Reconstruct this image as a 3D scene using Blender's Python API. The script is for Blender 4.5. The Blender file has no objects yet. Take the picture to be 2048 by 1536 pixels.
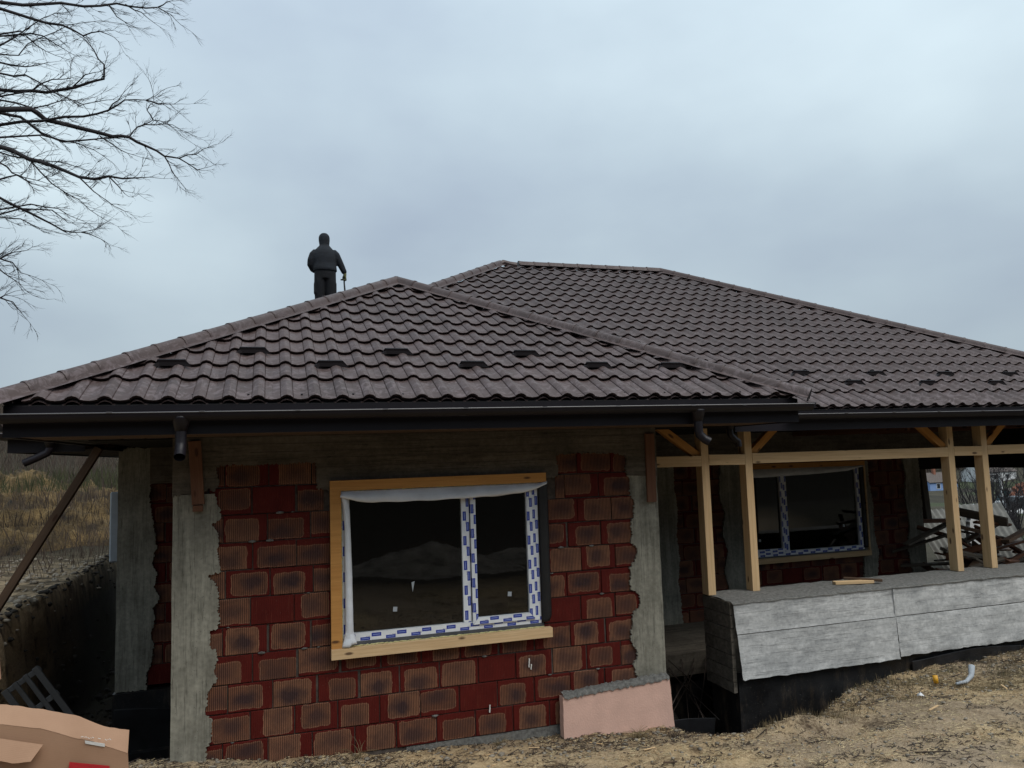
import bpy, bmesh, math, random
import numpy as np
from mathutils import Vector, Matrix
from mathutils.geometry import tessellate_polygon
SC = bpy.context.scene
COL = SC.collection
random.seed(11)

# ------------------------------------------------------------------ camera
YAW, PITCH, ROLL, FPX, CAMZ = 0.304057773, 0.0943168374, -0.0319366277, 1531.99, 2.70
fw = Vector((math.sin(YAW)*math.cos(PITCH), math.cos(YAW)*math.cos(PITCH), math.sin(PITCH)))
r0 = Vector((math.cos(YAW), -math.sin(YAW), 0)); u0 = r0.cross(fw)
rt = r0*math.cos(ROLL)+u0*math.sin(ROLL); up = -r0*math.sin(ROLL)+u0*math.cos(ROLL)
cam = bpy.data.objects.new('camera', bpy.data.cameras.new('camera'))
COL.objects.link(cam)
cam.matrix_world = Matrix(((rt.x, up.x, -fw.x, 0), (rt.y, up.y, -fw.y, 0), (rt.z, up.z, -fw.z, CAMZ), (0, 0, 0, 1)))
cam.data.sensor_width = 36; cam.data.lens = 36*FPX/2048
cam.data.clip_start = .05; cam.data.clip_end = 3000
SC.camera = cam

# ------------------------------------------------------------------ world: overcast sky
W = bpy.data.worlds.new('World'); SC.world = W; W.use_nodes = True
nt = W.node_tree; nt.nodes.clear()
def wn(t, **k):
    n = nt.nodes.new(t)
    for a, b in k.items(): setattr(n, a, b)
    return n
out = wn('ShaderNodeOutputWorld'); bg = wn('ShaderNodeBackground')
sky = wn('ShaderNodeTexSky', sky_type='NISHITA', sun_disc=False, sun_elevation=math.radians(54), sun_rotation=math.radians(148))
sky.air_density = 1.4; sky.dust_density = 3.0
skm = wn('ShaderNodeVectorMath', operation='SCALE'); skm.inputs[3].default_value = .07
tc = wn('ShaderNodeTexCoord'); mp = wn('ShaderNodeMapping'); mp.inputs['Scale'].default_value = (1, 1, 1.9)
n1 = wn('ShaderNodeTexNoise'); n1.inputs['Scale'].default_value = 1.7; n1.inputs['Detail'].default_value = 5; n1.inputs['Roughness'].default_value = .42
n2 = wn('ShaderNodeTexNoise'); n2.inputs['Scale'].default_value = 5; n2.inputs['Detail'].default_value = 5; n2.inputs['Roughness'].default_value = .5
mp.inputs['Location'].default_value = (.35, .9, .2)
sep = wn('ShaderNodeSeparateXYZ')
L = nt.links.new
L(tc.outputs['Generated'], mp.inputs[0]); L(mp.outputs[0], n1.inputs[0]); L(mp.outputs[0], n2.inputs[0]); L(tc.outputs['Generated'], sep.inputs[0])
a1 = wn('ShaderNodeMath', operation='MULTIPLY_ADD'); a1.inputs[1].default_value = .13; L(n2.outputs[0], a1.inputs[0]); L(n1.outputs[0], a1.inputs[2])
cr = wn('ShaderNodeValToRGB')
cr.color_ramp.elements[0].position = .36; cr.color_ramp.elements[0].color = (.33, .40, .50, 1)
cr.color_ramp.elements[1].position = .76; cr.color_ramp.elements[1].color = (.60, .715, .775, 1)
el = cr.color_ramp.elements.new(.55); el.color = (.45, .545, .62, 1)
L(a1.outputs[0], cr.inputs[0])
# an overcast sky brightens towards the zenith
zr = wn('ShaderNodeMapRange'); zr.inputs[1].default_value = -.02; zr.inputs[2].default_value = 1; zr.inputs[3].default_value = .86; zr.inputs[4].default_value = 1.9
L(sep.outputs[2], zr.inputs[0])
sc = wn('ShaderNodeVectorMath', operation='SCALE'); L(cr.outputs[0], sc.inputs[0]); L(zr.outputs[0], sc.inputs[3])
L(sky.outputs[0], skm.inputs[0])
mx = wn('ShaderNodeMix', data_type='RGBA'); mx.inputs[0].default_value = .94
L(skm.outputs[0], mx.inputs[6]); L(sc.outputs[0], mx.inputs[7]); L(mx.outputs[2], bg.inputs[0]); bg.inputs[1].default_value = 1.0
L(bg.outputs[0], out.inputs[0])
sun = bpy.data.objects.new('sun', bpy.data.lights.new('sun', 'SUN')); COL.objects.link(sun)
sun.data.energy = 1.9; sun.data.angle = math.radians(40); sun.data.color = (1, .95, .88)
sun.rotation_euler = (math.radians(36), 0, math.radians(32))
SC.view_settings.view_transform = 'Standard'; SC.view_settings.look = 'None'
SC.view_settings.exposure = 0.0; SC.view_settings.gamma = 1.0
SC.render.engine = 'CYCLES'
SC.render.resolution_x = 1024; SC.render.resolution_y = 768
SC.cycles.max_bounces = 6; SC.cycles.diffuse_bounces = 3; SC.cycles.glossy_bounces = 3; SC.cycles.transparent_max_bounces = 6

# ------------------------------------------------------------------ helpers
class NT:
    def __init__(s, name):
        s.m = bpy.data.materials.new(name); s.m.use_nodes = True
        s.t = s.m.node_tree; s.b = s.t.nodes['Principled BSDF']; s.c = s.t.nodes.new('ShaderNodeTexCoord')
    def n(s, typ, ins=None, **k):
        x = s.t.nodes.new('ShaderNode'+typ)
        for a, b in k.items(): setattr(x, a, b)
        for a, b in (ins or {}).items(): s.set(x.inputs[a], b)
        return x
    def set(s, sock, v):
        if hasattr(v, 'is_output') or isinstance(v, bpy.types.NodeSocket): s.t.links.new(v, sock)
        else:
            if isinstance(v, tuple) and len(v) == 3 and sock.type == 'RGBA': v = v+(1,)
            sock.default_value = v
    def math(s, op, a, b=0., c=0.):
        return s.n('Math', {0: a, 1: b, 2: c}, operation=op).outputs[0]
    def noise(s, vec, scale, detail=4, rough=.55, out=0, dist=0):
        return s.n('TexNoise', {'Vector': vec, 'Scale': scale, 'Detail': detail, 'Roughness': rough, 'Distortion': dist}).outputs[out]
    def mapv(s, vec, scale=(1, 1, 1), loc=(0, 0, 0), rot=(0, 0, 0)):
        return s.n('Mapping', {0: vec, 'Scale': scale, 'Location': loc, 'Rotation': rot}).outputs[0]
    def ramp(s, f, stops):
        r = s.n('ValToRGB', {0: f}); e = r.color_ramp.elements
        e[0].position, e[0].color = stops[0][0], stops[0][1]+(1,)
        e[1].position, e[1].color = stops[-1][0], stops[-1][1]+(1,)
        for p, c in stops[1:-1]: q = e.new(p); q.color = c+(1,)
        return r.outputs[0]
    def mix(s, f, a, b, mode='MIX'):
        return s.n('Mix', {0: f, 6: a, 7: b}, data_type='RGBA', blend_type=mode).outputs[2]
    def rng(s, v, a, b, c=0., d=1.):
        return s.n('MapRange', {0: v, 1: a, 2: b, 3: c, 4: d}).outputs[0]
    def bump(s, h, strength=.5, dist=.01, prev=None):
        x = s.n('Bump', {'Height': h, 'Strength': strength, 'Distance': dist})
        if prev is not None: s.set(x.inputs['Normal'], prev)
        return x.outputs[0]
    def rand(s, k=0):
        oi = s.n('ObjectInfo').outputs['Random']
        return s.n('TexWhiteNoise', {'W': s.math('MULTIPLY_ADD', oi, 57.3, k*7.7)}, noise_dimensions='1D').outputs[0]
    def shifted(s):
        oi = s.n('ObjectInfo').outputs['Random']
        v = s.n('CombineXYZ', {0: s.math('MULTIPLY', oi, 37.), 1: s.math('MULTIPLY', oi, 91.), 2: s.math('MULTIPLY', oi, 13.)}).outputs[0]
        return s.n('VectorMath', {0: s.c.outputs['Object'], 1: v}, operation='ADD').outputs[0]
    def out(s, col=None, rough=.8, nrm=None, metal=0., spec=.5, **k):
        if col is not None: s.set(s.b.inputs['Base Color'], col)
        s.set(s.b.inputs['Roughness'], rough); s.set(s.b.inputs['Metallic'], metal)
        s.set(s.b.inputs['Specular IOR Level'], spec)
        if nrm is not None: s.set(s.b.inputs['Normal'], nrm)
        for a, b in k.items(): s.set(s.b.inputs[a.replace('_', ' ')], b)
        return s.m

def mesh_obj(name, verts, faces, mat, parent=None, smooth=False, loc=None, rot=None):
    me = bpy.data.meshes.new(name); me.from_pydata([tuple(v) for v in verts], [], faces)
    if smooth: me.polygons.foreach_set('use_smooth', [True]*len(me.polygons))
    if mat is not None: me.materials.append(mat)
    me.update()
    return link(name, me, parent, loc, rot)
def link(name, me, parent=None, loc=None, rot=None):
    o = bpy.data.objects.new(name, me); COL.objects.link(o)
    l = Vector(loc) if loc is not None else Vector((0, 0, 0))
    if rot is not None: o.rotation_euler = rot
    if parent is not None: o.parent = parent; l = l-parent_loc(parent)
    o.location = l
    return o
def fast_mesh(name, V, F, mat, parent=None, smooth=False):
    """V (n,3) float array, F (m,k) int array"""
    V = np.asarray(V, np.float32); F = np.asarray(F, np.int32)
    me = bpy.data.meshes.new(name); k = F.shape[1]
    me.vertices.add(len(V)); me.vertices.foreach_set('co', V.ravel())
    me.loops.add(F.size); me.loops.foreach_set('vertex_index', F.ravel())
    me.polygons.add(len(F)); me.polygons.foreach_set('loop_start', np.arange(len(F), dtype=np.int32)*k)
    if smooth: me.polygons.foreach_set('use_smooth', np.ones(len(F), bool))
    me.update(calc_edges=True); me.validate()
    if mat is not None: me.materials.append(mat)
    return link(name, me, parent)
def tag(o, label=None, cat=None, group=None, kind=None):
    if label: o['label'] = label
    if cat: o['category'] = cat
    if group: o['group'] = group
    if kind: o['kind'] = kind
    return o
def empty(name, loc=(0, 0, 0), label=None, cat=None, group=None, rot=None, parent=None):
    o = bpy.data.objects.new(name, None); COL.objects.link(o); o.location = loc; o.empty_display_size = .1
    if rot: o.rotation_euler = rot
    if parent: o.parent = parent; o.location = Vector(loc)-parent_loc(parent)
    return tag(o, label, cat, group)
BOXF = [(0, 3, 2, 1), (4, 5, 6, 7), (0, 1, 5, 4), (1, 2, 6, 5), (2, 3, 7, 6), (3, 0, 4, 7)]
def boxv(x0, x1, y0, y1, z0, z1):
    return [(x0, y0, z0), (x1, y0, z0), (x1, y1, z0), (x0, y1, z0), (x0, y0, z1), (x1, y0, z1), (x1, y1, z1), (x0, y1, z1)]
def box(name, x0, x1, y0, y1, z0, z1, mat, parent=None, bevel=0.):
    c = ((x0+x1)/2, (y0+y1)/2, (z0+z1)/2)
    bm = bmesh.new(); vs = [bm.verts.new((x-c[0], y-c[1], z-c[2])) for x, y, z in boxv(x0, x1, y0, y1, z0, z1)]
    for f in BOXF: bm.faces.new([vs[i] for i in f])
    if bevel: bmesh.ops.bevel(bm, geom=bm.edges[:], offset=bevel, segments=1, affect='EDGES')
    me = bpy.data.meshes.new(name); bm.to_mesh(me); bm.free(); me.materials.append(mat)
    return link(name, me, parent, c)
def plank(name, p0, p1, w, h, mat, parent=None, side=None, bevel=.003, wob=0.):
    """a board from p0 to p1: local x along it, w across (local y), h thick (local z)"""
    p0, p1 = Vector(p0), Vector(p1); d = p1-p0; Ln = d.length; d.normalize()
    sy = Vector(side) if side else Vector((0, 1, 0))
    if abs(d.dot(sy)) > .95: sy = Vector((1, 0, 0))
    z = d.cross(sy).normalized(); y = z.cross(d).normalized()
    bm = bmesh.new(); vs = [bm.verts.new(v) for v in boxv(-Ln/2, Ln/2, -w/2, w/2, -h/2, h/2)]
    for v in vs: v.co += Vector((random.uniform(-wob, wob), random.uniform(-wob, wob)*.4, random.uniform(-wob, wob)*.3))
    for f in BOXF: bm.faces.new([vs[i] for i in f])
    if bevel: bmesh.ops.bevel(bm, geom=bm.edges[:], offset=min(bevel, h*.3), segments=1, affect='EDGES')
    me = bpy.data.meshes.new(name); bm.to_mesh(me); bm.free(); me.materials.append(mat)
    o = link(name, me, parent)
    M = Matrix((d, y, z)).transposed().to_4x4(); M.translation = (p0+p1)/2
    if parent is not None: o.matrix_local = Matrix.Translation(-Vector(parent_loc(parent))) @ M
    else: o.matrix_world = M
    return o
def parent_loc(p):
    v = Vector(p.location)
    while p.parent is not None: p = p.parent; v += Vector(p.location)
    return v
def tube(pts, rads, seg=8, caps=True):
    """returns verts, faces of a tube along pts"""
    V, F = [], []; n = len(pts); pts = [Vector(p) for p in pts]; prev = None
    for i, p in enumerate(pts):
        t = (pts[min(i+1, n-1)]-pts[max(i-1, 0)]).normalized()
        if prev is None:
            a = Vector((0, 0, 1)) if abs(t.z) < .9 else Vector((1, 0, 0))
            x = t.cross(a).normalized()
        else: x = (prev-t*prev.dot(t)).normalized()
        prev = x; y = t.cross(x); r = rads[i] if hasattr(rads, '__len__') else rads
        for k in range(seg):
            a = 2*math.pi*k/seg; V.append(p+x*math.cos(a)*r+y*math.sin(a)*r)
    for i in range(n-1):
        for k in range(seg):
            F.append((i*seg+k, i*seg+(k+1) % seg, (i+1)*seg+(k+1) % seg, (i+1)*seg+k))
    if caps: F.append(tuple(range(seg))[::-1]); F.append(tuple(range((n-1)*seg, n*seg)))
    return V, F
class Acc:
    def __init__(s): s.V = []; s.F = []
    def add(s, V, F): o = len(s.V); s.V += [tuple(v) for v in V]; s.F += [tuple(i+o for i in f) for f in F]
    def build(s, name, mat, parent=None, smooth=False): return mesh_obj(name, s.V, s.F, mat, parent, smooth)

# numpy value noise
_R = np.random.RandomState(5); _T = _R.rand(256, 256)
def vnoise(x, y):
    xi = np.floor(x).astype(int); yi = np.floor(y).astype(int); fx = x-xi; fy = y-yi
    fx = fx*fx*(3-2*fx); fy = fy*fy*(3-2*fy)
    g = lambda a, b: _T[a % 256, b % 256]
    return (g(xi, yi)*(1-fx)+g(xi+1, yi)*fx)*(1-fy)+(g(xi, yi+1)*(1-fx)+g(xi+1, yi+1)*fx)*fy
def fbm(x, y, sc, octv=4, gain=.5):
    t = 0; a = 1; s = 0
    for i in range(octv): t = t+a*(vnoise(x*sc+17*i, y*sc+31*i)-.5); s += a; a *= gain; sc *= 2.03
    return t/s*2
def sstep(a, b, x): t = np.clip((x-a)/(b-a), 0, 1); return t*t*(3-2*t)

# ------------------------------------------------------------------ materials
def m_plain(name, col, rough=.7, var=.25, scale=6, bump=.3, metal=0., spec=.5, bd=.01):
    t = NT(name); v = t.shifted(); n = t.noise(v, scale, 5)
    c = t.mix(t.rng(n, .3, .7), tuple(x*(1-var) for x in col), tuple(x*(1+var) for x in col))
    return t.out(c, rough, t.bump(t.noise(v, scale*8, 4), bump, bd), metal, spec)
def m_brick():
    t = NT('hollow_clay_brick'); o = t.c.outputs['Object']; s = t.n('SeparateXYZ', {0: o}); x, z = s.outputs[0], s.outputs[2]
    v = t.shifted(); r1, r2, r3, r4, r5 = (t.rand(i) for i in range(5))
    cx = t.math('MULTIPLY', t.math('SUBTRACT', r1, .5), .11); cz = t.math('MULTIPLY', t.math('SUBTRACT', r2, .62), .06)
    hx = t.math('MULTIPLY_ADD', r3, .06, .088); hz = t.math('MULTIPLY_ADD', r4, .032, .058)
    wob = t.math('MULTIPLY', t.math('SUBTRACT', t.noise(v, 12, 5, .65), .5), .045)
    qx = t.math('MAXIMUM', t.math('SUBTRACT', t.math('ABSOLUTE', t.math('SUBTRACT', x, cx)), hx), 0.)
    qz = t.math('MAXIMUM', t.math('SUBTRACT', t.math('ABSOLUTE', t.math('SUBTRACT', z, cz)), hz), 0.)
    d = t.math('SQRT', t.math('ADD', t.math('MULTIPLY', qx, qx), t.math('MULTIPLY', qz, qz)))
    d = t.math('ADD', t.math('SUBTRACT', d, .034), wob)
    mask = t.rng(d, .0015, -.0015); mask = t.math('MULTIPLY', mask, t.math('GREATER_THAN', r5, .05))
    ex = t.math('DIVIDE', t.math('ADD', t.math('SUBTRACT', x, cx), t.math('MULTIPLY', t.math('SUBTRACT', t.rand(8), .5), .07)), t.math('ADD', hx, .02)); ez = t.math('DIVIDE', t.math('ADD', t.math('SUBTRACT', z, cz), t.math('MULTIPLY', t.math('SUBTRACT', t.rand(9), .5), .06)), t.math('ADD', hz, .02))
    dd = t.math('SQRT', t.math('ADD', t.math('MULTIPLY', ex, ex), t.math('MULTIPLY', ez, ez)))
    rim = t.rng(t.math('ABSOLUTE', t.math('ADD', d, .004)), .007, .0, 0., 1.)
    cen = t.rng(t.math('ADD', dd, t.math('MULTIPLY', t.math('SUBTRACT', t.noise(v, 12, 4), .5), 1.1)), 1.0, .35)
    cen = t.math('MULTIPLY', cen, t.math('MULTIPLY_ADD', t.rand(7), .70, .25))
    tan = t.mix(r4, (.125, .056, .034), (.26, .13, .075)); tan = t.mix(t.math('MULTIPLY', t.noise(v, 8, 3), .6), tan, (.17, .06, .035))
    inner = t.mix(cen, tan, (.038, .025, .030)); inner = t.mix(t.rng(t.noise(v, 11, 4), .45, .7, 0, .55), inner, (.085, .045, .035))
    red = t.mix(t.noise(v, 7, 4), (.055, .004, .003), (.115, .012, .008))
    red = t.mix(t.rng(t.noise(t.mapv(v, (60, 1, 5)), 1, 3), .62, .8, 0, .5), red, (.22, .07, .04))
    c = t.mix(mask, red, inner); c = t.mix(t.math('MULTIPLY', t.math('MULTIPLY', rim, mask), .45), c, (.36, .18, .11))
    gr = t.math('SINE', t.math('MULTIPLY', x, 2*math.pi/.0162))
    gk = t.math('MULTIPLY', t.math('MULTIPLY_ADD', mask, .75, .25), t.rng(gr, -.2, -.9))
    c = t.mix(t.math('MULTIPLY', gk, .85), c, (.022, .010, .008))
    c = t.mix(t.rng(t.noise(v, 90, 2), .68, .78, 0, .5), c, (.2, .13, .1))
    nb = t.bump(t.math('MULTIPLY', gr, t.math('MULTIPLY_ADD', mask, .6, .4)), .5, .004)
    nb = t.bump(t.noise(v, 60, 3), .25, .004, nb)
    return t.out(c, t.rng(mask, 0, 1, .7, .9), nb, spec=.15)
def m_conc(name, vert, lo, hi, lks=.62, sx=1.3):
    t = NT(name); v = t.c.outputs['Object']; v = t.shifted()
    st = t.mapv(v, (14, 14, 1.3)) if vert else t.mapv(v, (sx, 14, 16))
    a = t.noise(st, 1, 6, .6); b = t.noise(v, 2.2, 5, .6); d = t.noise(v, 26, 5, .6)
    f = t.math('MULTIPLY_ADD', a, .42, t.math('MULTIPLY_ADD', b, .36, t.math('MULTIPLY', d, .28)))
    mid = tuple((p+q)*.48 for p, q in zip(lo, hi))
    c = t.ramp(f, [(.40, lo), (.53, mid), (.66, hi)])
    line = t.noise(t.mapv(v, (22, 22, .5)) if vert else t.mapv(v, (.5, 8, 24)), 1, 4, .6)
    lk = t.rng(t.math('ABSOLUTE', t.math('SUBTRACT', line, .5)), .0, .012, lks, 0.)
    c = t.mix(lk, c, tuple(x*.35 for x in lo))
    pit = t.rng(t.n('TexVoronoi', {'Vector': v, 'Scale': 38}).outputs['Distance'], .07, .16, .7, 0.)
    pit = t.math('MULTIPLY', pit, t.math('GREATER_THAN', t.noise(v, 5, 2), .5))
    c = t.mix(pit, c, tuple(x*.4 for x in lo))
    c = t.mix(t.rng(t.noise(v, 1.4, 6, .7), .58, .74, 0, .5), c, tuple(x*.45 for x in lo))
    h = t.math('ADD', t.math('MULTIPLY', a, .6), t.math('SUBTRACT', t.math('MULTIPLY', d, .4), t.math('ADD', lk, pit)))
    return t.out(c, .95, t.bump(h, .55, .005), spec=.12)
def m_wood(name, lo, hi, knot=(.05, .02, .01), rough=.7):
    t = NT(name); v = t.shifted()
    g = t.noise(t.mapv(v, (1.2, 26, 26)), 1, 5, .6, dist=.4); g2 = t.noise(t.mapv(v, (3, 90, 90)), 1, 3)
    c = t.mix(t.rng(g, .3, .7), lo, hi); c = t.mix(t.rng(g2, .45, .75, 0, .35), c, tuple(x*.55 for x in lo))
    c = t.mix(t.math('MULTIPLY', t.rand(3), .3), c, tuple(x*.6 for x in lo))
    vo = t.n('TexVoronoi', {'Vector': t.mapv(v, (3.2, 9, 9)), 'Scale': 1.}); k = t.rng(vo.outputs['Distance'], .10, .17, 1., 0.)
    k = t.math('MULTIPLY', k, t.math('GREATER_THAN', t.n('SeparateColor', {0: vo.outputs['Color']}).outputs[0], .25))
    c = t.mix(t.math('MULTIPLY', k, .85), c, knot)
    return t.out(c, rough, t.bump(g2, .3, .004), spec=.3)
def m_roof():
    t = NT('brown_painted_roof_metal'); v = t.c.outputs['Object']; w = t.shifted()
    geo = t.n('NewGeometry').outputs['Position']
    a = t.noise(geo, 1.1, 4); b = t.noise(geo, 9, 5, .65, dist=1.2); r = t.rand(2)
    c = t.mix(t.rng(a, .35, .65), (.052, .034, .031), (.070, .046, .042))
    c = t.mix(t.math('MULTIPLY', r, .45), c, (.096, .065, .061))
    sm = t.rng(t.noise(t.mapv(geo, (1, 1, 1), rot=(.4, .2, .5)), 6, 6, .7, dist=2.6), .50, .60, 0, .65)
    sm = t.math('MULTIPLY', sm, t.rng(t.n('SeparateXYZ', {0: geo}).outputs[2], 5.2, 3.4, .15, 1.))
    c = t.mix(sm, c, (.155, .118, .12))
    c = t.mix(t.rng(t.noise(geo, 90, 2), .66, .72, 0, .4), c, (.19, .15, .15))
    return t.out(c, t.rng(b, .3, .7, .42, .66), t.bump(t.noise(geo, 160, 2), .08, .002), spec=.38)
def m_film():
    t = NT('printed_protective_film'); s = t.n('SeparateXYZ', {0: t.c.outputs['UV']}); u, v = s.outputs[0], s.outputs[1]
    r = t.rand(1)
    def rects(off, v0, v1, per=.245, ln=.082):
        m = t.math('MODULO', t.math('ADD', u, t.math('MULTIPLY_ADD', r, .3, off+5)), per)
        a = t.math('LESS_THAN', m, ln); b = t.math('MULTIPLY', t.math('GREATER_THAN', v, v0), t.math('LESS_THAN', v, v1))
        mid = t.math('LESS_THAN', t.math('ABSOLUTE', t.math('SUBTRACT', v, (v0+v1)/2)), .0045)
        it = t.math('MULTIPLY', mid, t.math('MULTIPLY', t.math('GREATER_THAN', m, .012), t.math('LESS_THAN', m, ln-.012)))
        it = t.math('MULTIPLY', it, t.math('GREATER_THAN', t.math('MODULO', m, .010), .003))
        return t.math('MULTIPLY', a, b), t.math('MULTIPLY', it, b)
    a, ai = rects(0, .030, .064, .24, .090); b, bi = rects(.105, .002, .031, .24, .090)
    m = t.math('MAXIMUM', a, b); mi = t.math('MAXIMUM', ai, bi)
    base = t.mix(t.rng(t.noise(t.c.outputs['Object'], 9, 3), .3, .7), (.66, .69, .73), (.80, .82, .85))
    mm = t.math('MODULO', t.math('ADD', u, t.math('MULTIPLY_ADD', r, .3, 5.17)), .245)
    gl = t.math('MULTIPLY', t.math('MULTIPLY', t.math('LESS_THAN', mm, .038), t.math('GREATER_THAN', t.math('MODULO', mm, .013), .006)),
                t.math('MULTIPLY', t.math('GREATER_THAN', v, .018), t.math('LESS_THAN', v, .040)))
    c = t.mix(t.math('MULTIPLY', gl, .6), base, (.12, .13, .16)); c = t.mix(m, c, (.008, .028, .30)); c = t.mix(t.math('MULTIPLY', mi, .7), c, (.4, .5, .75))
    return t.out(c, .35, t.bump(t.noise(t.c.outputs['Object'], 14, 3), .25, .006), spec=.5)
def m_glass():
    t = NT('window_glass'); tr = t.n('BsdfTransparent', {0: (.45, .47, .46, 1)}); gl = t.n('BsdfGlossy', {'Color': (1, 1, 1, 1), 'Roughness': .015})
    fr = t.n('Fresnel', {'IOR': 1.52}).outputs[0]; f = t.math('MULTIPLY', t.math('MULTIPLY', fr, 1.35), t.math('SUBTRACT', 1., t.n('NewGeometry').outputs['Backfacing']))
    geo = t.n('NewGeometry').outputs['Position']
    t.set(gl.inputs['Normal'], t.bump(t.noise(geo, .9, 2), .02, .02))
    m = t.n('MixShader', {0: f}); t.t.links.new(tr.outputs[0], m.inputs[1]); t.t.links.new(gl.outputs[0], m.inputs[2])
    t.t.links.new(m.outputs[0], t.t.nodes['Material Output'].inputs[0]); return t.m
def m_ground():
    t = NT('sandy_ground'); p = t.n('NewGeometry').outputs['Position']; s = t.n('SeparateXYZ', {0: p}); x, y, z = s.outputs[:3]
    a = t.noise(p, .9, 5, .6); b = t.noise(p, 7, 6, .65); c3 = t.noise(p, 40, 4, .7)
    sand = t.mix(t.rng(b, .3, .7), (.28, .18, .09), (.47, .34, .195)); sand = t.mix(t.rng(c3, .35, .75), sand, (.60, .46, .28))
    grey = t.mix(t.rng(c3, .3, .7), (.25, .185, .12), (.40, .31, .21))
    c = t.mix(t.rng(a, .42, .6), sand, grey)
    c = t.mix(t.rng(t.noise(p, 3.4, 6, .72), .52, .66, 0, .85), c, (.06, .038, .023))
    c = t.mix(t.rng(t.noise(p, 15, 5, .75), .58, .68, 0, .6), c, (.05, .034, .022))
    c = t.mix(t.math('MULTIPLY', t.rng(t.noise(p, .7, 3), .42, .55), t.rng(y, 6.3, 5.2)), c, t.mix(c3, (.27, .20, .135), (.40, .31, .215)))
    grs = t.math('MULTIPLY', t.rng(t.noise(p, 1.6, 4), .45, .6), t.rng(x, 5.4, 7.2)); grs = t.math('MULTIPLY', grs, t.rng(y, 5.4, 6.6))
    c = t.mix(t.math('MULTIPLY', grs, .7), c, (.05, .042, .02))
    # trench soil: darker below ground level
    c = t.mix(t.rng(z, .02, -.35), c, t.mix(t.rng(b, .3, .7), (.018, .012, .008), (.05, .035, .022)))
    # far land
    dst = t.math('SQRT', t.math('ADD', t.math('MULTIPLY', x, x), t.math('MULTIPLY', y, y)))
    far = t.mix(t.rng(t.noise(p, .09, 6, .7), .35, .65), (.030, .028, .020), (.075, .066, .044)); far = t.mix(t.rng(b, .45, .7, 0, .6), far, (.025, .019, .014))
    far = t.mix(t.rng(t.noise(p, .035, 3), .55, .6, 0, .7), far, (.05, .065, .03))
    c = t.mix(t.rng(dst, 12, 14.5), c, far)
    lk = t.math('MULTIPLY', t.rng(x, -2.6, -3.2), t.rng(y, 9, 11)); ls = t.mix(t.rng(t.noise(t.mapv(p, (1, 3, 1)), 2.2, 6, .7), .42, .58), (.06, .045, .028), (.30, .225, .14))
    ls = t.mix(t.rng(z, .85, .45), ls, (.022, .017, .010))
    c = t.mix(t.math('MULTIPLY', lk, t.rng(dst, 19, 15)), c, ls)
    c = t.mix(t.rng(y, 4.0, 1.8), c, (.028, .023, .016))  # unseen ground around the camera, darkened so the panes reflect almost black
    h = t.math('ADD', t.math('MULTIPLY', b, .6), t.math('MULTIPLY', c3, .4))
    return t.out(c, .95, t.bump(h, .9, .05), spec=.15)
def m_card():
    t = NT('brown_cardboard'); v = t.c.outputs['Object']; n = t.noise(v, 3, 4); c = t.mix(t.rng(n, .3, .7), (.34, .20, .125), (.42, .255, .165))
    li = t.math('SINE', t.math('MULTIPLY', t.n('SeparateXYZ', {0: v}).outputs[2], 700.))
    return t.out(c, .8, t.bump(t.math('ADD', t.math('MULTIPLY', li, .15), t.noise(v, 12, 3)), .15, .004), spec=.2)
def m_bit():
    t = NT('black_bitumen_coating'); v = t.shifted(); z = t.n('SeparateXYZ', {0: t.n('NewGeometry').outputs['Position']}).outputs[2]
    c = t.mix(t.rng(t.noise(v, 4, 6, .7), .35, .7), (.004, .004, .005), (.014, .013, .013))
    s = t.math('MULTIPLY', t.rng(t.noise(t.mapv(v, (6, 6, 1.6)), 1.5, 6, .75), .52, .68), t.rng(z, .3, -.7, .25, 1.))
    c = t.mix(s, c, (.075, .055, .038)); c = t.mix(t.rng(t.noise(v, 70, 2), .7, .76, 0, .7), c, (.2, .19, .17))
    return t.out(c, t.rng(t.noise(v, 3, 3), .3, .7, .35, .75), t.bump(t.noise(v, 12, 5), .35, .01), spec=.4)
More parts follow.
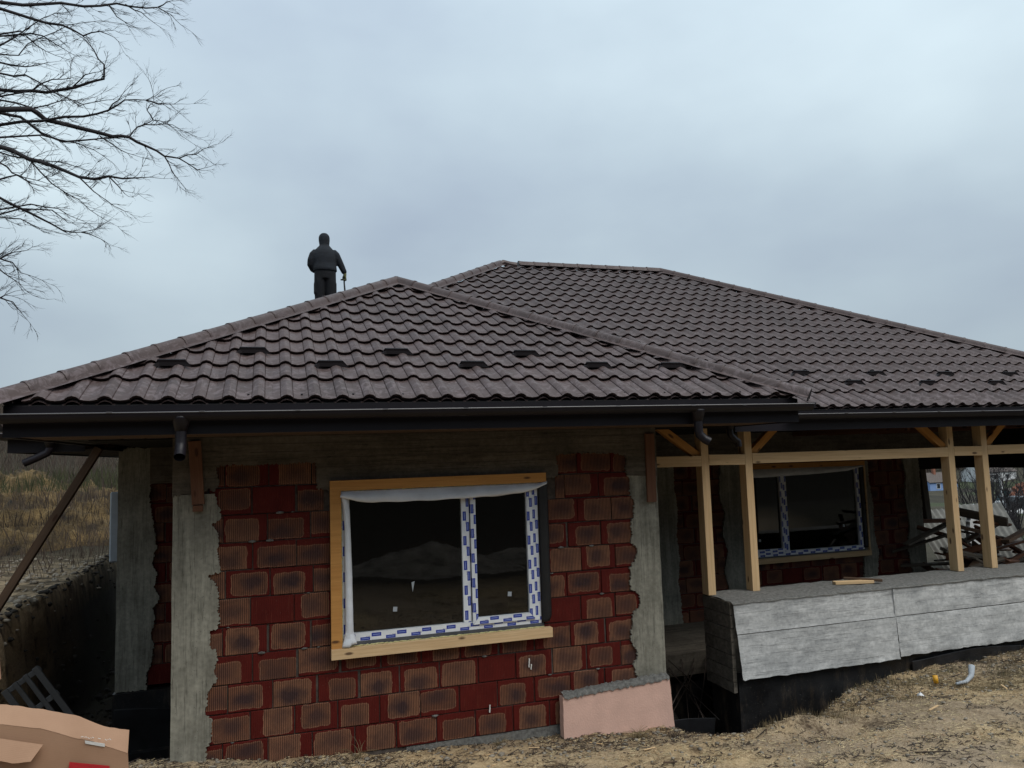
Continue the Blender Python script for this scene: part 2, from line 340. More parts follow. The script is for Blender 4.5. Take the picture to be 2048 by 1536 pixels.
M = dict(
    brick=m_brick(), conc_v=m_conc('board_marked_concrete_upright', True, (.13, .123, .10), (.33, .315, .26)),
    conc_h=m_conc('board_marked_concrete_level', False, (.065, .056, .045), (.165, .142, .115)),  # darker than the pillars: eave and porch shade plus board stain in the colour
    conc_w=m_conc('pale_parapet_concrete', False, (.27, .275, .275), (.60, .60, .59), .55, 5.0),
    mortar=m_plain('grey_mortar', (.075, .06, .05), .95, .4, 20), cement=m_plain('rough_cement', (.215, .21, .195), .95, .4, 30, 1., bd=.02),
    pine=m_wood('pale_pine', (.56, .37, .19), (.70, .50, .29)), pine_o=m_wood('orange_pine', (.46, .21, .055), (.58, .29, .085)),
    oldwood=m_wood('weathered_wood', (.075, .045, .028), (.13, .08, .05)), redwood=m_wood('brown_formwork_board', (.13, .055, .03), (.20, .095, .055)),
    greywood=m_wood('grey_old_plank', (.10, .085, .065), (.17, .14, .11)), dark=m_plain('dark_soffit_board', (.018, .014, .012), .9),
    roof=m_roof(), metal=m_plain('dark_aubergine_gutter_metal', (.009, .007, .010), .45, .15, 3, .02, spec=.3), lip=m_plain('gutter_lip_metal', (.10, .095, .10), .4, .1, 3, .0),
    guard=m_plain('snow_guard_metal', (.010, .007, .008), .6, .2, 3, .05, spec=.2), deck=m_plain('dark_roof_underlay', (.008, .007, .008), .9),
    film=m_film(), pvc=m_plain('grey_sealing_strip', (.07, .075, .085), .5), glass=m_glass(), white=m_plain('white_vapour_membrane', (.66, .68, .72), .6, .12, 5, .4),
    black=m_plain('black_membrane', (.006, .006, .007), .55, .3, 8, .3), foam=m_plain('yellow_foam', (.55, .50, .25), .8, .3, 40, .8),
    bitumen=m_bit(), pink=m_plain('pink_insulation_foam', (.64, .41, .33), .8, .07, 7, .3),
    ground=m_ground(), card=m_card(), inner=m_plain('shade_toned_interior', (.02, .018, .016), .95, spec=.1), room=m_plain('shade_toned_unplastered_wall', (.04, .02, .016), .95, spec=.1),  # inner and room: indoor shade built into near-black colours
    bark=m_plain('dark_bark', (.022, .018, .020), .9, .4, 12), cloth=m_plain('dark_navy_work_jacket', (.0055, .008, .013), .9, .35, 9, .6, bd=.02),
    trouser=m_plain('dark_grey_work_trousers', (.006, .007, .010), .9, .35, 9, .6, bd=.02), skin=m_plain('skin', (.35, .2, .14), .6), glove=m_plain('olive_work_glove', (.13, .13, .05), .8),
    straw=m_plain('pale_straw', (.42, .33, .19), .8, .3, 3), twig=m_plain('dark_twig', (.035, .022, .014), .9, .4, 4), chip=m_plain('wood_chip', (.30, .19, .10), .85, .3, 5),
    drygrass=m_plain('dry_grass', (.15, .11, .055), .9, .4, 3), greengrass=m_plain('dull_green_grass', (.045, .05, .018), .9, .4, 3), brush=m_plain('dead_brush', (.07, .05, .038), .95, .5, 2),
    clay=m_plain('yellow_clay_soil', (.10, .065, .026), .95, .9, 2.2, 1., bd=.06), soil=m_plain('dark_soil', (.035, .028, .022), .95, .5, 3, 1., bd=.06), heap=m_plain('sandy_heap_soil', (.16, .137, .11), .95, .5, 3, 1., bd=.08),
    steel=m_plain('rusty_steel', (.05, .035, .028), .6, .4, 20), red=m_plain('red_print', (.42, .012, .018), .6, .05), label=m_plain('white_label', (.6, .58, .55), .6, .05),
    board=m_plain('pale_blue_grey_board', (.34, .37, .40), .7, .1, 5), dimple=m_plain('black_dimpled_membrane', (.022, .022, .024), .35, .5, 4, .1),
    asb=m_plain('grey_corrugated_cement', (.14, .135, .12), .9, .3, 5), blue=m_plain('light_blue_render', (.20, .30, .52), .9, .1), rooftile=m_plain('old_tiled_roof', (.10, .08, .07), .9, .4),
    teal=m_plain('teal_painted_boards', (.10, .17, .19), .8, .3), carp=m_plain('dark_car_paint', (.02, .022, .026), .25), tyre=m_plain('tyre_rubber', (.012, .012, .012), .8), rim=m_plain('wheel_rim', (.35, .35, .36), .4),
    cglass=m_plain('car_glass', (.02, .025, .03), .1), whitewall=m_plain('white_painted_wall', (.6, .6, .6), .9, .15), redbrick=m_plain('old_red_bricks', (.25, .10, .06), .9, .4, 20),
    yellow=m_plain('yellow_plastic', (.65, .33, .02), .5, .05), palletm=m_plain('grey_plastic', (.025, .026, .028), .6, .3), stone=m_plain('pebble', (.22, .19, .15), .9, .4, 10, .8),
)
# ------------------------------------------------------------------ ground (one sheet to the horizon)
def gbase(X): return np.interp(X, [-3, -.85, 2.75, 5, 7, 9, 14], [.25, .17, -.1, -.08, 0, .12, .3])
def rnoise(x, y, s, o=3): return fbm(x+50, y+50, s, o)
def ground_z(x, y):
    x = np.asarray(x, float); y = np.asarray(y, float)
    z = gbase(x)+.15*(7.3-np.clip(y, -1, 8.2))
    z = z-sstep(3.0, -1.5, y)*.75-sstep(-1.5, -6, y)*1.6+sstep(-16, -46, y)*10.5          # dips behind the photographer, then a wooded bank
    n1 = rnoise(x, y, .8); n2 = rnoise(x, y, 4.5, 4); n3 = rnoise(x, y, 16, 3)
    near = sstep(22, 12, np.hypot(x, y))
    # land left of and behind the house
    zl = 1.0+.06*n1+sstep(17, 75, y)*7.5+sstep(-12, -60, x)*5
    wl = sstep(-2.6, -3.05, x+.10*n1+.10*n2)*sstep(7.6, 9.2, y)
    z = z*(1-wl)+zl*wl
    # land right of the house falls away into the valley
    d = np.hypot(x, y); zr = .25-.058*np.maximum(0, d-14)*sstep(0, 1, 1-(d-160)/400.)
    zr = np.where(d > 160, -8.2+sstep(200, 420, d)*26, .25-.058*np.maximum(0, d-14))
    far_l = 1.0+sstep(17, 75, y)*7.5+sstep(-12, -60, x)*5
    wr = sstep(-3, 9, x)
    zf = far_l*(1-wr)+zr*wr
    wf = np.maximum(sstep(10.5, 13, y)*sstep(-1.0, .5, x), sstep(13.0, 17, d)*sstep(3.5, 9, y))
    wf = np.where(x < -2.2, sstep(19, 26, y), wf)
    z = z*(1-wf)+zf*wf
    # trench along the left side
    tl = sstep(-3.0, -2.72, x+.10*n1+.13*n2)*sstep(-.5, -.86, x)*sstep(7.66, 7.86, y+.03*n2)*sstep(24, 20, y)
    z = z*(1-tl)+(-1.0+.25*n1+.12*n2)*tl
    # excavation in front of the porch foundation
    ye = np.interp(x, [3.4, 3.80, 3.98, 4.6, 5.1, 5.35, 5.75, 6.3, 7.2, 9], [7.9, 7.6, 6.72, 6.70, 6.58, 6.85, 7.15, 7.45, 7.72, 7.80])
    tr = sstep(-.04, .16, (y+.07*n2+.03*n3)-ye)*sstep(3.7, 3.95, x)*sstep(11.8, 9.0, y)
    z = z*(1-tr)+(-1.0+.15*n1+.10*n2)*tr
    inside = (x > -.7)*(x < 12.9)*(y > 7.7)*(y < 19)
    z = np.where(inside & (tr < .5), np.minimum(z, -.35), z)
    z = z+near*(.05*n1+.036*n2+.020*n3)*(1-.5*tr)+(1-near)*(.5*n1*sstep(20, 60, d))
    # shallow hollow with a lip of rough grass right of the excavation
    hx, hy = (x-5.15)/.42, (y-6.22)/.17
    z = z-.13*np.exp(-(hx*hx+hy*hy))*(1+.4*n3)
    hx, hy = (x-4.85)/.30, (y-6.50)/.14
    z = z+.12*np.exp(-(hx*hx+hy*hy))
    return z
def axis(a, b, st, lo, hi, g=1.11):
    v = list(np.arange(a, b, st)); s = st; x = v[-1]
    while x < hi: s = min(s*g, 25); x += s; v.append(x)
    s = st; x = v[0]; L_ = []
    while x > lo: s = min(s*g, 25); x -= s; L_.append(x)
    return np.array(L_[::-1]+v)
gx = axis(-3.6, 9.6, .042, -400, 520); gy = axis(3.3, 9.4, .042, -250, 520)
GX, GY = np.meshgrid(gx, gy); GZ = ground_z(GX, GY)
nx, ny = len(gx), len(gy)
idx = np.arange(nx*ny).reshape(ny, nx)
F = np.stack([idx[:-1, :-1], idx[:-1, 1:], idx[1:, 1:], idx[1:, :-1]], -1).reshape(-1, 4)
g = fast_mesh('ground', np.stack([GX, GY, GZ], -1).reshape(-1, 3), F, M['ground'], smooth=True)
tag(g, kind='structure')
def gzf(x, y): return float(ground_z(np.array([x]), np.array([y]))[0])

# ------------------------------------------------------------------ the house
house = empty('unfinished_house', (-.85, 7.518, 0), 'unfinished red block bungalow with concrete frame and new brown metal tile roof', 'house')
FY = 7.518
def brick_mesh(w, h, cache={}):
    k = (round(w, 2), round(h, 2))
    if k not in cache:
        bm = bmesh.new(); vs = [bm.verts.new(v) for v in boxv(-w/2, w/2, 0, .10, -h/2, h/2)]
        for f in BOXF: bm.faces.new([vs[i] for i in f])
        bm.normal_update()
        fr = [f for f in bm.faces if f.normal.y < -.9][0]
        bmesh.ops.bevel(bm, geom=fr.edges[:], offset=.004, segments=1, affect='EDGES')
        me = bpy.data.meshes.new('brick'); bm.to_mesh(me); bm.free(); me.materials.append(M['brick']); cache[k] = me
    return cache[k]
def lay(parent, y, intervals_fn, z0, z1, pitch=.385, off=(-.03, -.18), ch=.25, gaps=None, jit=.03):
    k = int(round(z0/ch)); rr = random.Random(7+int(y*10)+int(z0*4))
    while k*ch < z1-.05:
        zb, zt = k*ch+.004, min((k+1)*ch, z1)-.005
        o = off[k % 2]+rr.uniform(-jit, jit)
        for a, b in intervals_fn(zb, zt):
            n = math.floor((a-o)/pitch); e = [a]
            while o+(n+1)*pitch < b:
                n += 1; x = o+n*pitch
                if x > a+.03: e.append(x)
            if b-e[-1] < .035 and len(e) > 1: e[-1] = b
            else: e.append(b)
            for p, q in zip(e, e[1:]):
                gp = .010 if rr.random() > .13 else .026
                w = q-p-gp
                if w < .03: continue
                link('brick', brick_mesh(w, zt-zb-rr.uniform(0, .004)), parent,
                     ((p+q)/2+gp*.3, y+rr.uniform(-.005, .007), (zb+zt)/2)).rotation_euler = (rr.uniform(-.012, .012), rr.uniform(-.004, .004), rr.uniform(-.012, .012))
        k += 1
# front wall: mortar core behind the bricks, window hole .60-2.58 x .98-2.44
fwall = empty('front_wall', (-.85, FY, 0), parent=house)
def core(parent, x0, x1, y, z0, z1, hole=None, th=.25):
    if hole:
        a, b, c, d = hole
        for r in ((x0, a, z0, z1), (b, x1, z0, z1), (a, b, z0, c), (a, b, d, z1)):
            if r[1]-r[0] > .01 and r[3]-r[2] > .01: ac.add(boxv(r[0], r[1], y+.018, y+th, r[2], r[3]), BOXF)
    else: ac.add(boxv(x0, x1, y+.018, y+th, z0, z1), BOXF)
ac = Acc(); core(ac, -.85, 3.95, FY, -.4, 2.95, (.60, 2.585, .975, 2.445)); ac.build('mortar_core', M['mortar'], fwall)
def fi(zb, zt):
    if zt > 2.46: return [(-.62, .46), (2.79, 3.72)]
    if zb > .93: return [(-.62, .56), (2.62, 3.72)]
    return [(-.62, 3.72)]
lay(fwall, FY, fi, 0, 2.72)
def jag(poly, amp=.012, step=.03, closed=True, seed=1, lock=None):
    rr = random.Random(seed); o = []
    n = len(poly)
    for i in range(n):
        a, b = Vector(poly[i]), Vector(poly[(i+1) % n]); d = (b-a).length
        straight = lock and lock(poly[i], poly[(i+1) % n])
        o.append(a.copy())
        if straight: m = max(1, int(d/.12)); am = .0025
        else: m = max(1, int(d/step)); am = amp
        for j in range(1, m):
            p = a.lerp(b, j/m); nrm = Vector((-(b-a).y, (b-a).x)).normalized(); o.append(p+nrm*rr.uniform(-am, am))
    return o
def slab(name, poly, y0, y1, mat, parent):
    p3 = [Vector((p[0], 0, p[1])) for p in poly]; tri = tessellate_polygon([p3]); n = len(p3)
    V = [(p[0], y0, p[1]) for p in poly]+[(p[0], y1, p[1]) for p in poly]
    F = [tuple(t) for t in tri]+[tuple(i+n for i in t) for t in tri]+[(i, (i+1) % n, (i+1) % n+n, i+n) for i in range(n)]
    bm = bmesh.new(); vs = [bm.verts.new(v) for v in V]
    for f in F:
        try: bm.faces.new([vs[i] for i in f])
        except ValueError: pass
    bmesh.ops.recalc_face_normals(bm, faces=bm.faces[:]); me = bpy.data.meshes.new(name); bm.to_mesh(me); bm.free(); me.materials.append(mat)
    return link(name, me, parent)
LP = [(-.503,2.45),(-.493,2.4),(-.463,2.325),(-.457,2.219),(-.517,2.191),(-.527,2.16),(-.487,2.116),(-.472,2.042),(-.481,1.938),(-.471,1.833),(-.446,1.748),(-.544,1.735),(-.554,1.704),(-.505,1.669),(-.475,1.588),(-.47,1.544),(-.465,1.492),(-.474,1.4),(-.454,1.346),(-.473,1.256),(-.542,1.227),(-.546,1.161),(-.536,1.089),(-.487,1.063),(-.477,.991),(-.496,.912),(-.486,.809),(-.53,.744),(-.559,.717),(-.553,.636),(-.577,.519),(-.528,.483),(-.518,.391),(-.528,.303),(-.566,.229),(-.565,.149),(-.56,-.4)]
RP = [(3.606,2.47),(3.638,2.407),(3.629,2.245),(3.675,2.194),(3.667,2.033),(3.629,1.961),(3.635,1.813),(3.624,1.74),(3.671,1.713),(3.688,1.638),(3.656,1.554),(3.591,1.498),(3.601,1.424),(3.583,1.341),(3.6,1.259),(3.673,1.225),(3.697,1.163),(3.679,1.079),(3.609,1.037),(3.592,.967),(3.595,.894),(3.571,.837),(3.567,.753),(3.591,.691),(3.635,.627),(3.631,.556),(3.581,.501),(3.605,.439),(3.626,.33),(3.62,-.4)]
lockL = lambda a, b: abs(a[0]-b[0]) < 1e-4 and abs(a[0]) > .84 or abs(a[1]-b[1]) < 1e-4
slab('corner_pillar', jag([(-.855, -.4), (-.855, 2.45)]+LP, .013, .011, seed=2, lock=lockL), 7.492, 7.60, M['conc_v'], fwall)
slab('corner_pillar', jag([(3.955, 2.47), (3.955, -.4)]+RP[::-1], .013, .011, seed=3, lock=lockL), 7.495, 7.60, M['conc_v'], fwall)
BM = [(-.86, 2.985), (3.96, 2.985), (3.96, 2.44), (3.60, 2.46), (3.582, 2.533), (3.606, 2.595), (3.596, 2.67), (3.419, 2.707), (3.017, 2.712), (2.807, 2.706), (2.815, 2.572), (2.811, 2.476), (2.675, 2.469), (2.66, 2.43), (.50, 2.43), (.445, 2.445), (.391, 2.458), (.402, 2.49), (.392, 2.579), (.382, 2.70), (.286, 2.704), (.074, 2.7), (-.185, 2.698), (-.409, 2.705), (-.494, 2.687), (-.479, 2.612), (-.469, 2.526), (-.503, 2.47), (-.56, 2.50), (-.64, 2.43), (-.74, 2.455), (-.86, 2.44)]
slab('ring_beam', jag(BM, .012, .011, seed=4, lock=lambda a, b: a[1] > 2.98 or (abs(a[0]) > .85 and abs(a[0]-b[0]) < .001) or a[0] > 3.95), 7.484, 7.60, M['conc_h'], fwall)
# formwork marks: proud board strips pressed in the beam
for zz, xa, xb in ((2.955, -.8, 3.9), (2.885, -.8, 3.9), (2.81, -.2, 3.9), (2.745, .4, 2.8), (2.655, .43, 2.77)):
    box('board_seam', xa, xb, 7.4815, 7.4845, zz, zz+.006, M['mortar'], fwall)
box('plinth', 1.2, 3.6, 7.525, 7.60, -.6, -.004, M['cement'], fwall)
# other outer walls
side = Acc(); side.add(boxv(-.84, -.60, 7.70, 10.80, -1.3, 2.96), BOXF); side.add(boxv(3.70, 3.94, 7.70, 10.80, -1.3, 2.96), BOXF)
side.add(boxv(-1.86, -1.62, 11.0, 17.5, -1.3, 2.96), BOXF); side.add(boxv(-1.86, 12.4, 17.4, 17.6, -1.3, 2.96), BOXF)
side.add(boxv(10.55, 10.77, 11.0, 17.5, -.3, 2.96), BOXF); side.add(boxv(3.94, 10.77, 14.5, 14.6, 0, 2.96), BOXF)
side.add(boxv(-.60, 3.70, 12.4, 12.5, 0, 2.96), BOXF)
side.build('side_walls', M['room'], house)
box('ceiling', -1.6, 10.6, 7.80, 17.4, 2.96, 3.00, M['inner'], house)
box('floor_slab', -.6, 3.70, 7.80, 12.4, -.1, .02, M['inner'], house)
# set-back left wall
lwall = empty('set_back_wall', (-1.86, 10.8, 0), parent=house)
ac = Acc(); core(ac, -1.86, -.85, 10.8, 0, 2.96); ac.build('mortar_core', M['mortar'], lwall)
lay(lwall, 10.8, lambda a, b: [(-1.60, -.845)], 0, 2.5, off=(-1.53, -1.70))
LB = [(-1.47, 2.96), (-1.50, 2.3), (-1.46, 2.05), (-1.44, 1.9), (-1.41, 1.7), (-1.47, 1.5), (-1.40, 1.36), (-1.44, 1.2), (-1.37, 1.05), (-1.45, .95), (-1.42, .8), (-1.46, .62), (-1.43, .5), (-1.45, .3), (-1.52, .12), (-1.50, -.04)]
slab('corner_pillar', jag([(-1.865, -.04), (-1.865, 2.96)]+LB, .014, .014, seed=5, lock=lambda a, b: abs(a[0]+1.865) < .01 and abs(b[0]+1.865) < .01), 10.77, 10.85, M['conc_v'], lwall)
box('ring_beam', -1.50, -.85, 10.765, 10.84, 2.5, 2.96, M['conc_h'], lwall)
box('foundation', -1.88, -.86, 10.72, 10.95, -1.4, -.045, M['bitumen'], lwall)
def dimpled(name, x0, x1, ybase, z0, z1, parent, flare=.0, tone='dimple', ny_=None):
    st = .021; nxx = int((x1-x0)/st); nz = int((z1-z0)/st); xs = np.linspace(x0, x1, nxx*2+1); zs = np.linspace(z0, z1, nz*2+1)
    X, Z = np.meshgrid(xs, zs); I, J = np.meshgrid(np.arange(nxx*2+1), np.arange(nz*2+1))
    dm = ((I % 2 == 1) & (J % 2 == 1))*.011
    Y = ybase-dm-flare*((Z-z0)/(z1-z0))**2*(1+.5*np.sin(X*4))
    Z = Z+.03*np.sin(X*3.1+1)*((Z-z0)/(z1-z0))
    k = len(xs); ii = np.arange(k*len(zs)).reshape(len(zs), k)
    F = np.stack([ii[:-1, :-1], ii[:-1, 1:], ii[1:, 1:], ii[1:, :-1]], -1).reshape(-1, 4)
    return fast_mesh(name, np.stack([X, Y, Z], -1).reshape(-1, 3), F, M[tone], parent)
dimpled('drainage_membrane', -1.84, -.86, 10.62, -.72, -.22, lwall, .05)
box('footing', -1.9, -.86, 10.50, 10.7, -1.4, -.70, M['bitumen'], lwall)

# porch back wall
pw = empty('porch_back_wall', (5.6, 10.8, 0), parent=house); PY = 10.8
ac = Acc(); core(ac, 3.95, 10.80, PY, 0, 2.96, (7.22, 9.50, .93, 2.38)); ac.build('mortar_core', M['mortar'], pw)
lay(pw, PY, lambda a, b: [(5.95, 6.88)] if a > 0 else [], 0, 2.55, off=(6.12, 6.30))
lay(pw, PY, lambda a, b: [(7.15, 9.55)], 0, .86, off=(7.1, 7.28))
lay(pw, PY, lambda a, b: [(9.68, 10.55)], 0, 2.45, off=(9.75, 9.93))
def col(pts_l, pts_r, seed, y0=10.775):
    slab('concrete_column', jag(pts_l+pts_r[::-1], .013, .015, seed=seed), y0, 10.86, M['conc_v'], pw)
col([(5.55, 0.02), (5.55, 2.6)], [(6.02, .02), (6.0, .4), (5.97, .7), (6.02, 1.0), (5.98, 1.4), (6.03, 1.8), (5.98, 2.1), (6.0, 2.6)], 6)
col([(6.82, .02), (6.86, .5), (6.80, .8), (6.88, 1.1), (6.80, 1.35), (6.86, 1.7), (6.77, 2.0), (6.84, 2.6)], [(7.30, .02), (7.28, .8), (7.22, 1.0), (7.20, 2.6)], 7)
col([(9.44, .02), (9.50, .85), (9.52, 1.0), (9.50, 2.6)], [(9.78, .02), (9.75, .5), (9.80, .9), (9.74, 1.2), (9.76, 1.7), (9.70, 2.1), (9.72, 2.6)], 8)
col([(10.42, .02), (10.50, .5), (10.42, .9), (10.50, 1.3), (10.45, 1.8), (10.50, 2.2), (10.40, 2.6)], [(10.80, .02), (10.80, 2.6)], 9)
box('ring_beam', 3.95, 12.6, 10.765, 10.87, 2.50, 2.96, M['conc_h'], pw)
box('lintel', 10.81, 12.5, 10.88, 11.05, 2.24, 2.96, M['inner'], pw)
box('side_lintel', 12.52, 12.72, 8.30, 17.3, 2.22, 2.96, M['inner'], house)
plank('wall_plate', (6.9, 10.74, 2.49), (9.75, 10.74, 2.47), .05, .07, M['redwood'], pw)
plank('opening_post', (11.12, 11.0, 1.32), (11.06, 11.0, 2.26), .10, .12, M['greywood'], pw)
plank('opening_post', (10.93, 11.0, .1), (10.92, 11.0, 2.24), .12, .10, M['oldwood'], pw)
plank('opening_sill', (10.85, 10.98, 1.34), (11.55, 10.98, 1.31), .14, .07, M['redwood'], pw)
# porch slab, ceiling, parapet
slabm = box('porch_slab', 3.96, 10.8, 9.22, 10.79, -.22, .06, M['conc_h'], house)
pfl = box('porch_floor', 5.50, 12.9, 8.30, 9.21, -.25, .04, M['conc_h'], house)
box('porch_foundation', 3.96, 12.9, 9.30, 9.6, -1.4, -.23, M['bitumen'], house)
para = empty('porch_parapet', (4.9, 7.62, 0), parent=house)
def prism(name, prof, x0, x1, mat, parent, skew=0.):
    n = len(prof); V = [(x0+skew*(1-p[1]), p[0], p[1]) for p in prof]+[(x1, p[0], p[1]) for p in prof]
    F = [tuple(range(n)), tuple(range(n, 2*n))[::-1]]+[((i+1) % n, i, i+n, (i+1) % n+n) for i in range(n)]
    o = mesh_obj(name, V, F, mat, parent); bm = bmesh.new(); bm.from_mesh(o.data); bmesh.ops.recalc_face_normals(bm, faces=bm.faces[:]); bm.to_mesh(o.data); bm.free(); return o
def panel(x0, x1, z0, z1, y, seed, mat='conc_w', ragb=0., skew=0.):
    """cast panel face with slightly uneven surface"""
    rr = random.Random(seed); nx_ = max(2, int((x1-x0)/.06)); nz_ = max(2, int((z1-z0)/.06)); V = []; F = []
    for j in range(nz_+1):
        for i in range(nx_+1):
            x = x0+(x1-x0)*i/nx_; z = z0+(z1-z0)*j/nz_
            if j == 0 and ragb: z += rr.uniform(-ragb, ragb*.5)
            if i == 0: x += skew*(1.0-z)
            V.append((x, y-.004*math.sin(z*40+seed)+rr.uniform(-.003, .003)-(0.06*(1-z)), z))
    for j in range(nz_):
        for i in range(nx_): a = j*(nx_+1)+i; F.append((a, a+1, a+nx_+2, a+nx_+1))
    o = mesh_obj('cast_panel', V, F, M[mat], para, smooth=True); return o
X0p, XJ, X1p = 4.90, 7.09, 13.0
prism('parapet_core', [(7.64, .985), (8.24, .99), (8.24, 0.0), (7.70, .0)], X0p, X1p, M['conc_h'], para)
panel(X0p-.01, XJ-.006, .655, .985, 7.625, 1, skew=.05); panel(X0p-.01, XJ-.006, .17, .648, 7.620, 2, ragb=.009, skew=.05)
panel(XJ+.006, X1p, .655, .985, 7.628, 3); panel(XJ+.006, X1p, .20, .648, 7.622, 4, ragb=.012)
box('joint_rib', XJ-.009, XJ+.009, 7.600, 7.66, .20, .97, M['conc_w'], para)
ac = Acc(); rr = random.Random(4); nx_ = 90; rows = [7.605, 7.66, 7.75, 7.9, 8.05, 8.25]
for j, yy in enumerate(rows):
    for i in range(nx_+1): ac.V.append((X0p-.02+(X1p-X0p)*i/nx_, yy+(rr.uniform(-.004, .004) if j == 0 else 0), (.982 if j == 0 else 1.0)+rr.uniform(-.004, .008)+(.010 if j > 2 else 0)))
for j in range(len(rows)-1):
    for i in range(nx_): a = j*(nx_+1)+i; ac.F.append((a, a+1, a+nx_+2, a+nx_+1))
ac.build('parapet_top', M['cement'], para, True)
for k in range(7):    # board-marked end face
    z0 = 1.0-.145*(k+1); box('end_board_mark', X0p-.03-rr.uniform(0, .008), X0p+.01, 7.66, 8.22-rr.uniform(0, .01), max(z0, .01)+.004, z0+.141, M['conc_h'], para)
prism('porch_front_foundation', [(7.66, .22), (8.22, .22), (8.22, -1.4), (7.66, -1.4)], X0p+.03, X1p, M['bitumen'], house)
dimpled('drainage_membrane', 5.0, 8.9, 7.60, -.95, -.40, house, .03)
dimpled('drainage_membrane', 7.3, 12.5, 7.63, -.30, .14, house, .02)
dimpled('drainage_membrane', 3.96, 4.75, 7.95, -.80, -.30, house, .06)
for i, (a, b) in enumerate([((4.91,9.2,-.01),(5.09,8.3,-.35)),((5.09,9.2,-.02),(4.64,8.3,-.41)),((5.28,9.2,-.03),(4.51,8.3,-.13)),((5.45,9.2,-.04),(4.77,8.3,-.42)),((5.49,9.2,-.2),(5.43,8.3,-.7)),((4.87,9.2,-.11),(4.86,8.3,-.3)),((4.91,9.2,-.11),(4.81,8.3,-.37)),((5.07,9.2,-.12),(4.76,8.3,-.27)),((5.27,9.2,-.14),(4.47,8.3,-.28))]):
    a, b = Vector(a), Vector(b); e = b+(b-a)*(.25+.02*i); mid = (a+b)/2+Vector((.012, 0, -.01))
    V, F = tube([a+Vector((-.01, .06, .0)), a+Vector((0, .02, .012)), a+(b-a)*.06, mid, b, e], .0065, 5); mesh_obj('rebar', V, F, M['steel'], house, True)
# posts, rail beams and braces of the porch
XP = [4.90, 5.50, 8.63, 9.21]
for x in XP:
    plank('porch_post', (x, 8.12, 1.012), (x, 8.12, 2.96), .135, .10, M['pine'], house, side=(0, 1, 0))
PB = [(3.96, 4.848), (4.952, 5.448), (5.552, 8.578), (8.682, 9.158), (9.262, 13.1)]
for a, b in PB: plank('rail_beam', (a, 8.11, 2.585), (b, 8.11, 2.575), .12, .125, M['pine'], house)
for a, b in (((4.30, 3.02), (4.86, 2.62)), ((6.02, 3.02), (5.55, 2.62)), ((8.10, 3.02), (8.59, 2.62)), ((9.72, 3.02), (9.26, 2.62))):
    plank('brace', (a[0], 8.13, a[1]), (b[0], 8.13, b[1]), .08, .09, M['pine_o'], house)
plank('eave_plate', (3.96, 8.13, 3.02), (13.1, 8.13, 3.02), .12, .11, M['redwood'], house)
for x in (8.2, 8.9, 9.9, 10.5): plank('rafter_tie', (x, 8.3, 2.93), (x, 10.7, 2.93), .06, .1, M['redwood'], house)
# boards fixed on the pillars
plank('fixing_board', (-.675, 7.47, 2.93), (-.64, 7.466, 2.36), .03, .105, M['redwood'], fwall)
box('board_block', -.685, -.60, 7.435, 7.49, 2.30, 2.355, M['redwood'], fwall, .004)
plank('fixing_board', (3.875, 7.465, 2.90), (3.865, 7.462, 2.17), .03, .105, M['redwood'], fwall)
# ------------------------------------------------------------------ roof
TAN = .520; CS = 1/math.hypot(1, TAN); SN = TAN*CS
TM = .535; CM = 1/math.hypot(1, TM); SM = TM*CM
roof = empty('roof', (-1.91, 6.5, 3.2), parent=house)
PITW = .2225
def prof(t):
    a = abs(t-.5)
    if abs(a-.226) < .002: return .006
    return .014+.027*math.cos(a/.22*math.pi/2)**.7 if a < .22 else .012-.012*math.sin((a-.22)/.28*math.pi/2)
TS = [0, .14, .262, .274, .29, .37, .5, .63, .71, .726, .738, .86, 1.]
TS_LOW = [0, .14, .28, .36, .5, .64, .72, .86, 1.]
def tile_geo(ln, low=False, eave=False):
    V, F = [], []; ts = TS_LOW if low else TS; n = len(ts)
    rows = [(.026, -.004, 0), (0.0, .026, 1), (.010, .030, 1), (ln, .0, 1)]
    if eave: rows = [(0.03, -.030, 0), (0.002, -.020, 1)]+[(0.03, -.016, 1)]+rows
    for s, h, m in rows:
        for t in ts: V.append(((t-.5)*PITW, s, prof(t)+h))
    for j in range(len(rows)-1):
        if eave and j == 2: continue
        for i in range(n-1): a = j*n+i; F.append((a, a+1, a+n+1, a+n))
    return V, F
_tc = {}
def tile_mesh(ln, eave):
    k = (round(ln, 3), eave)
    if k not in _tc:
        V, F = tile_geo(ln, False, eave); me = bpy.data.meshes.new('roof_tile'); me.from_pydata(V, [], F)
        me.polygons.foreach_set('use_smooth', [True]*len(F)); me.materials.append(M['roof']); me.set_sharp_from_angle(angle=.5); me.update(); _tc[k] = me
    return _tc[k]
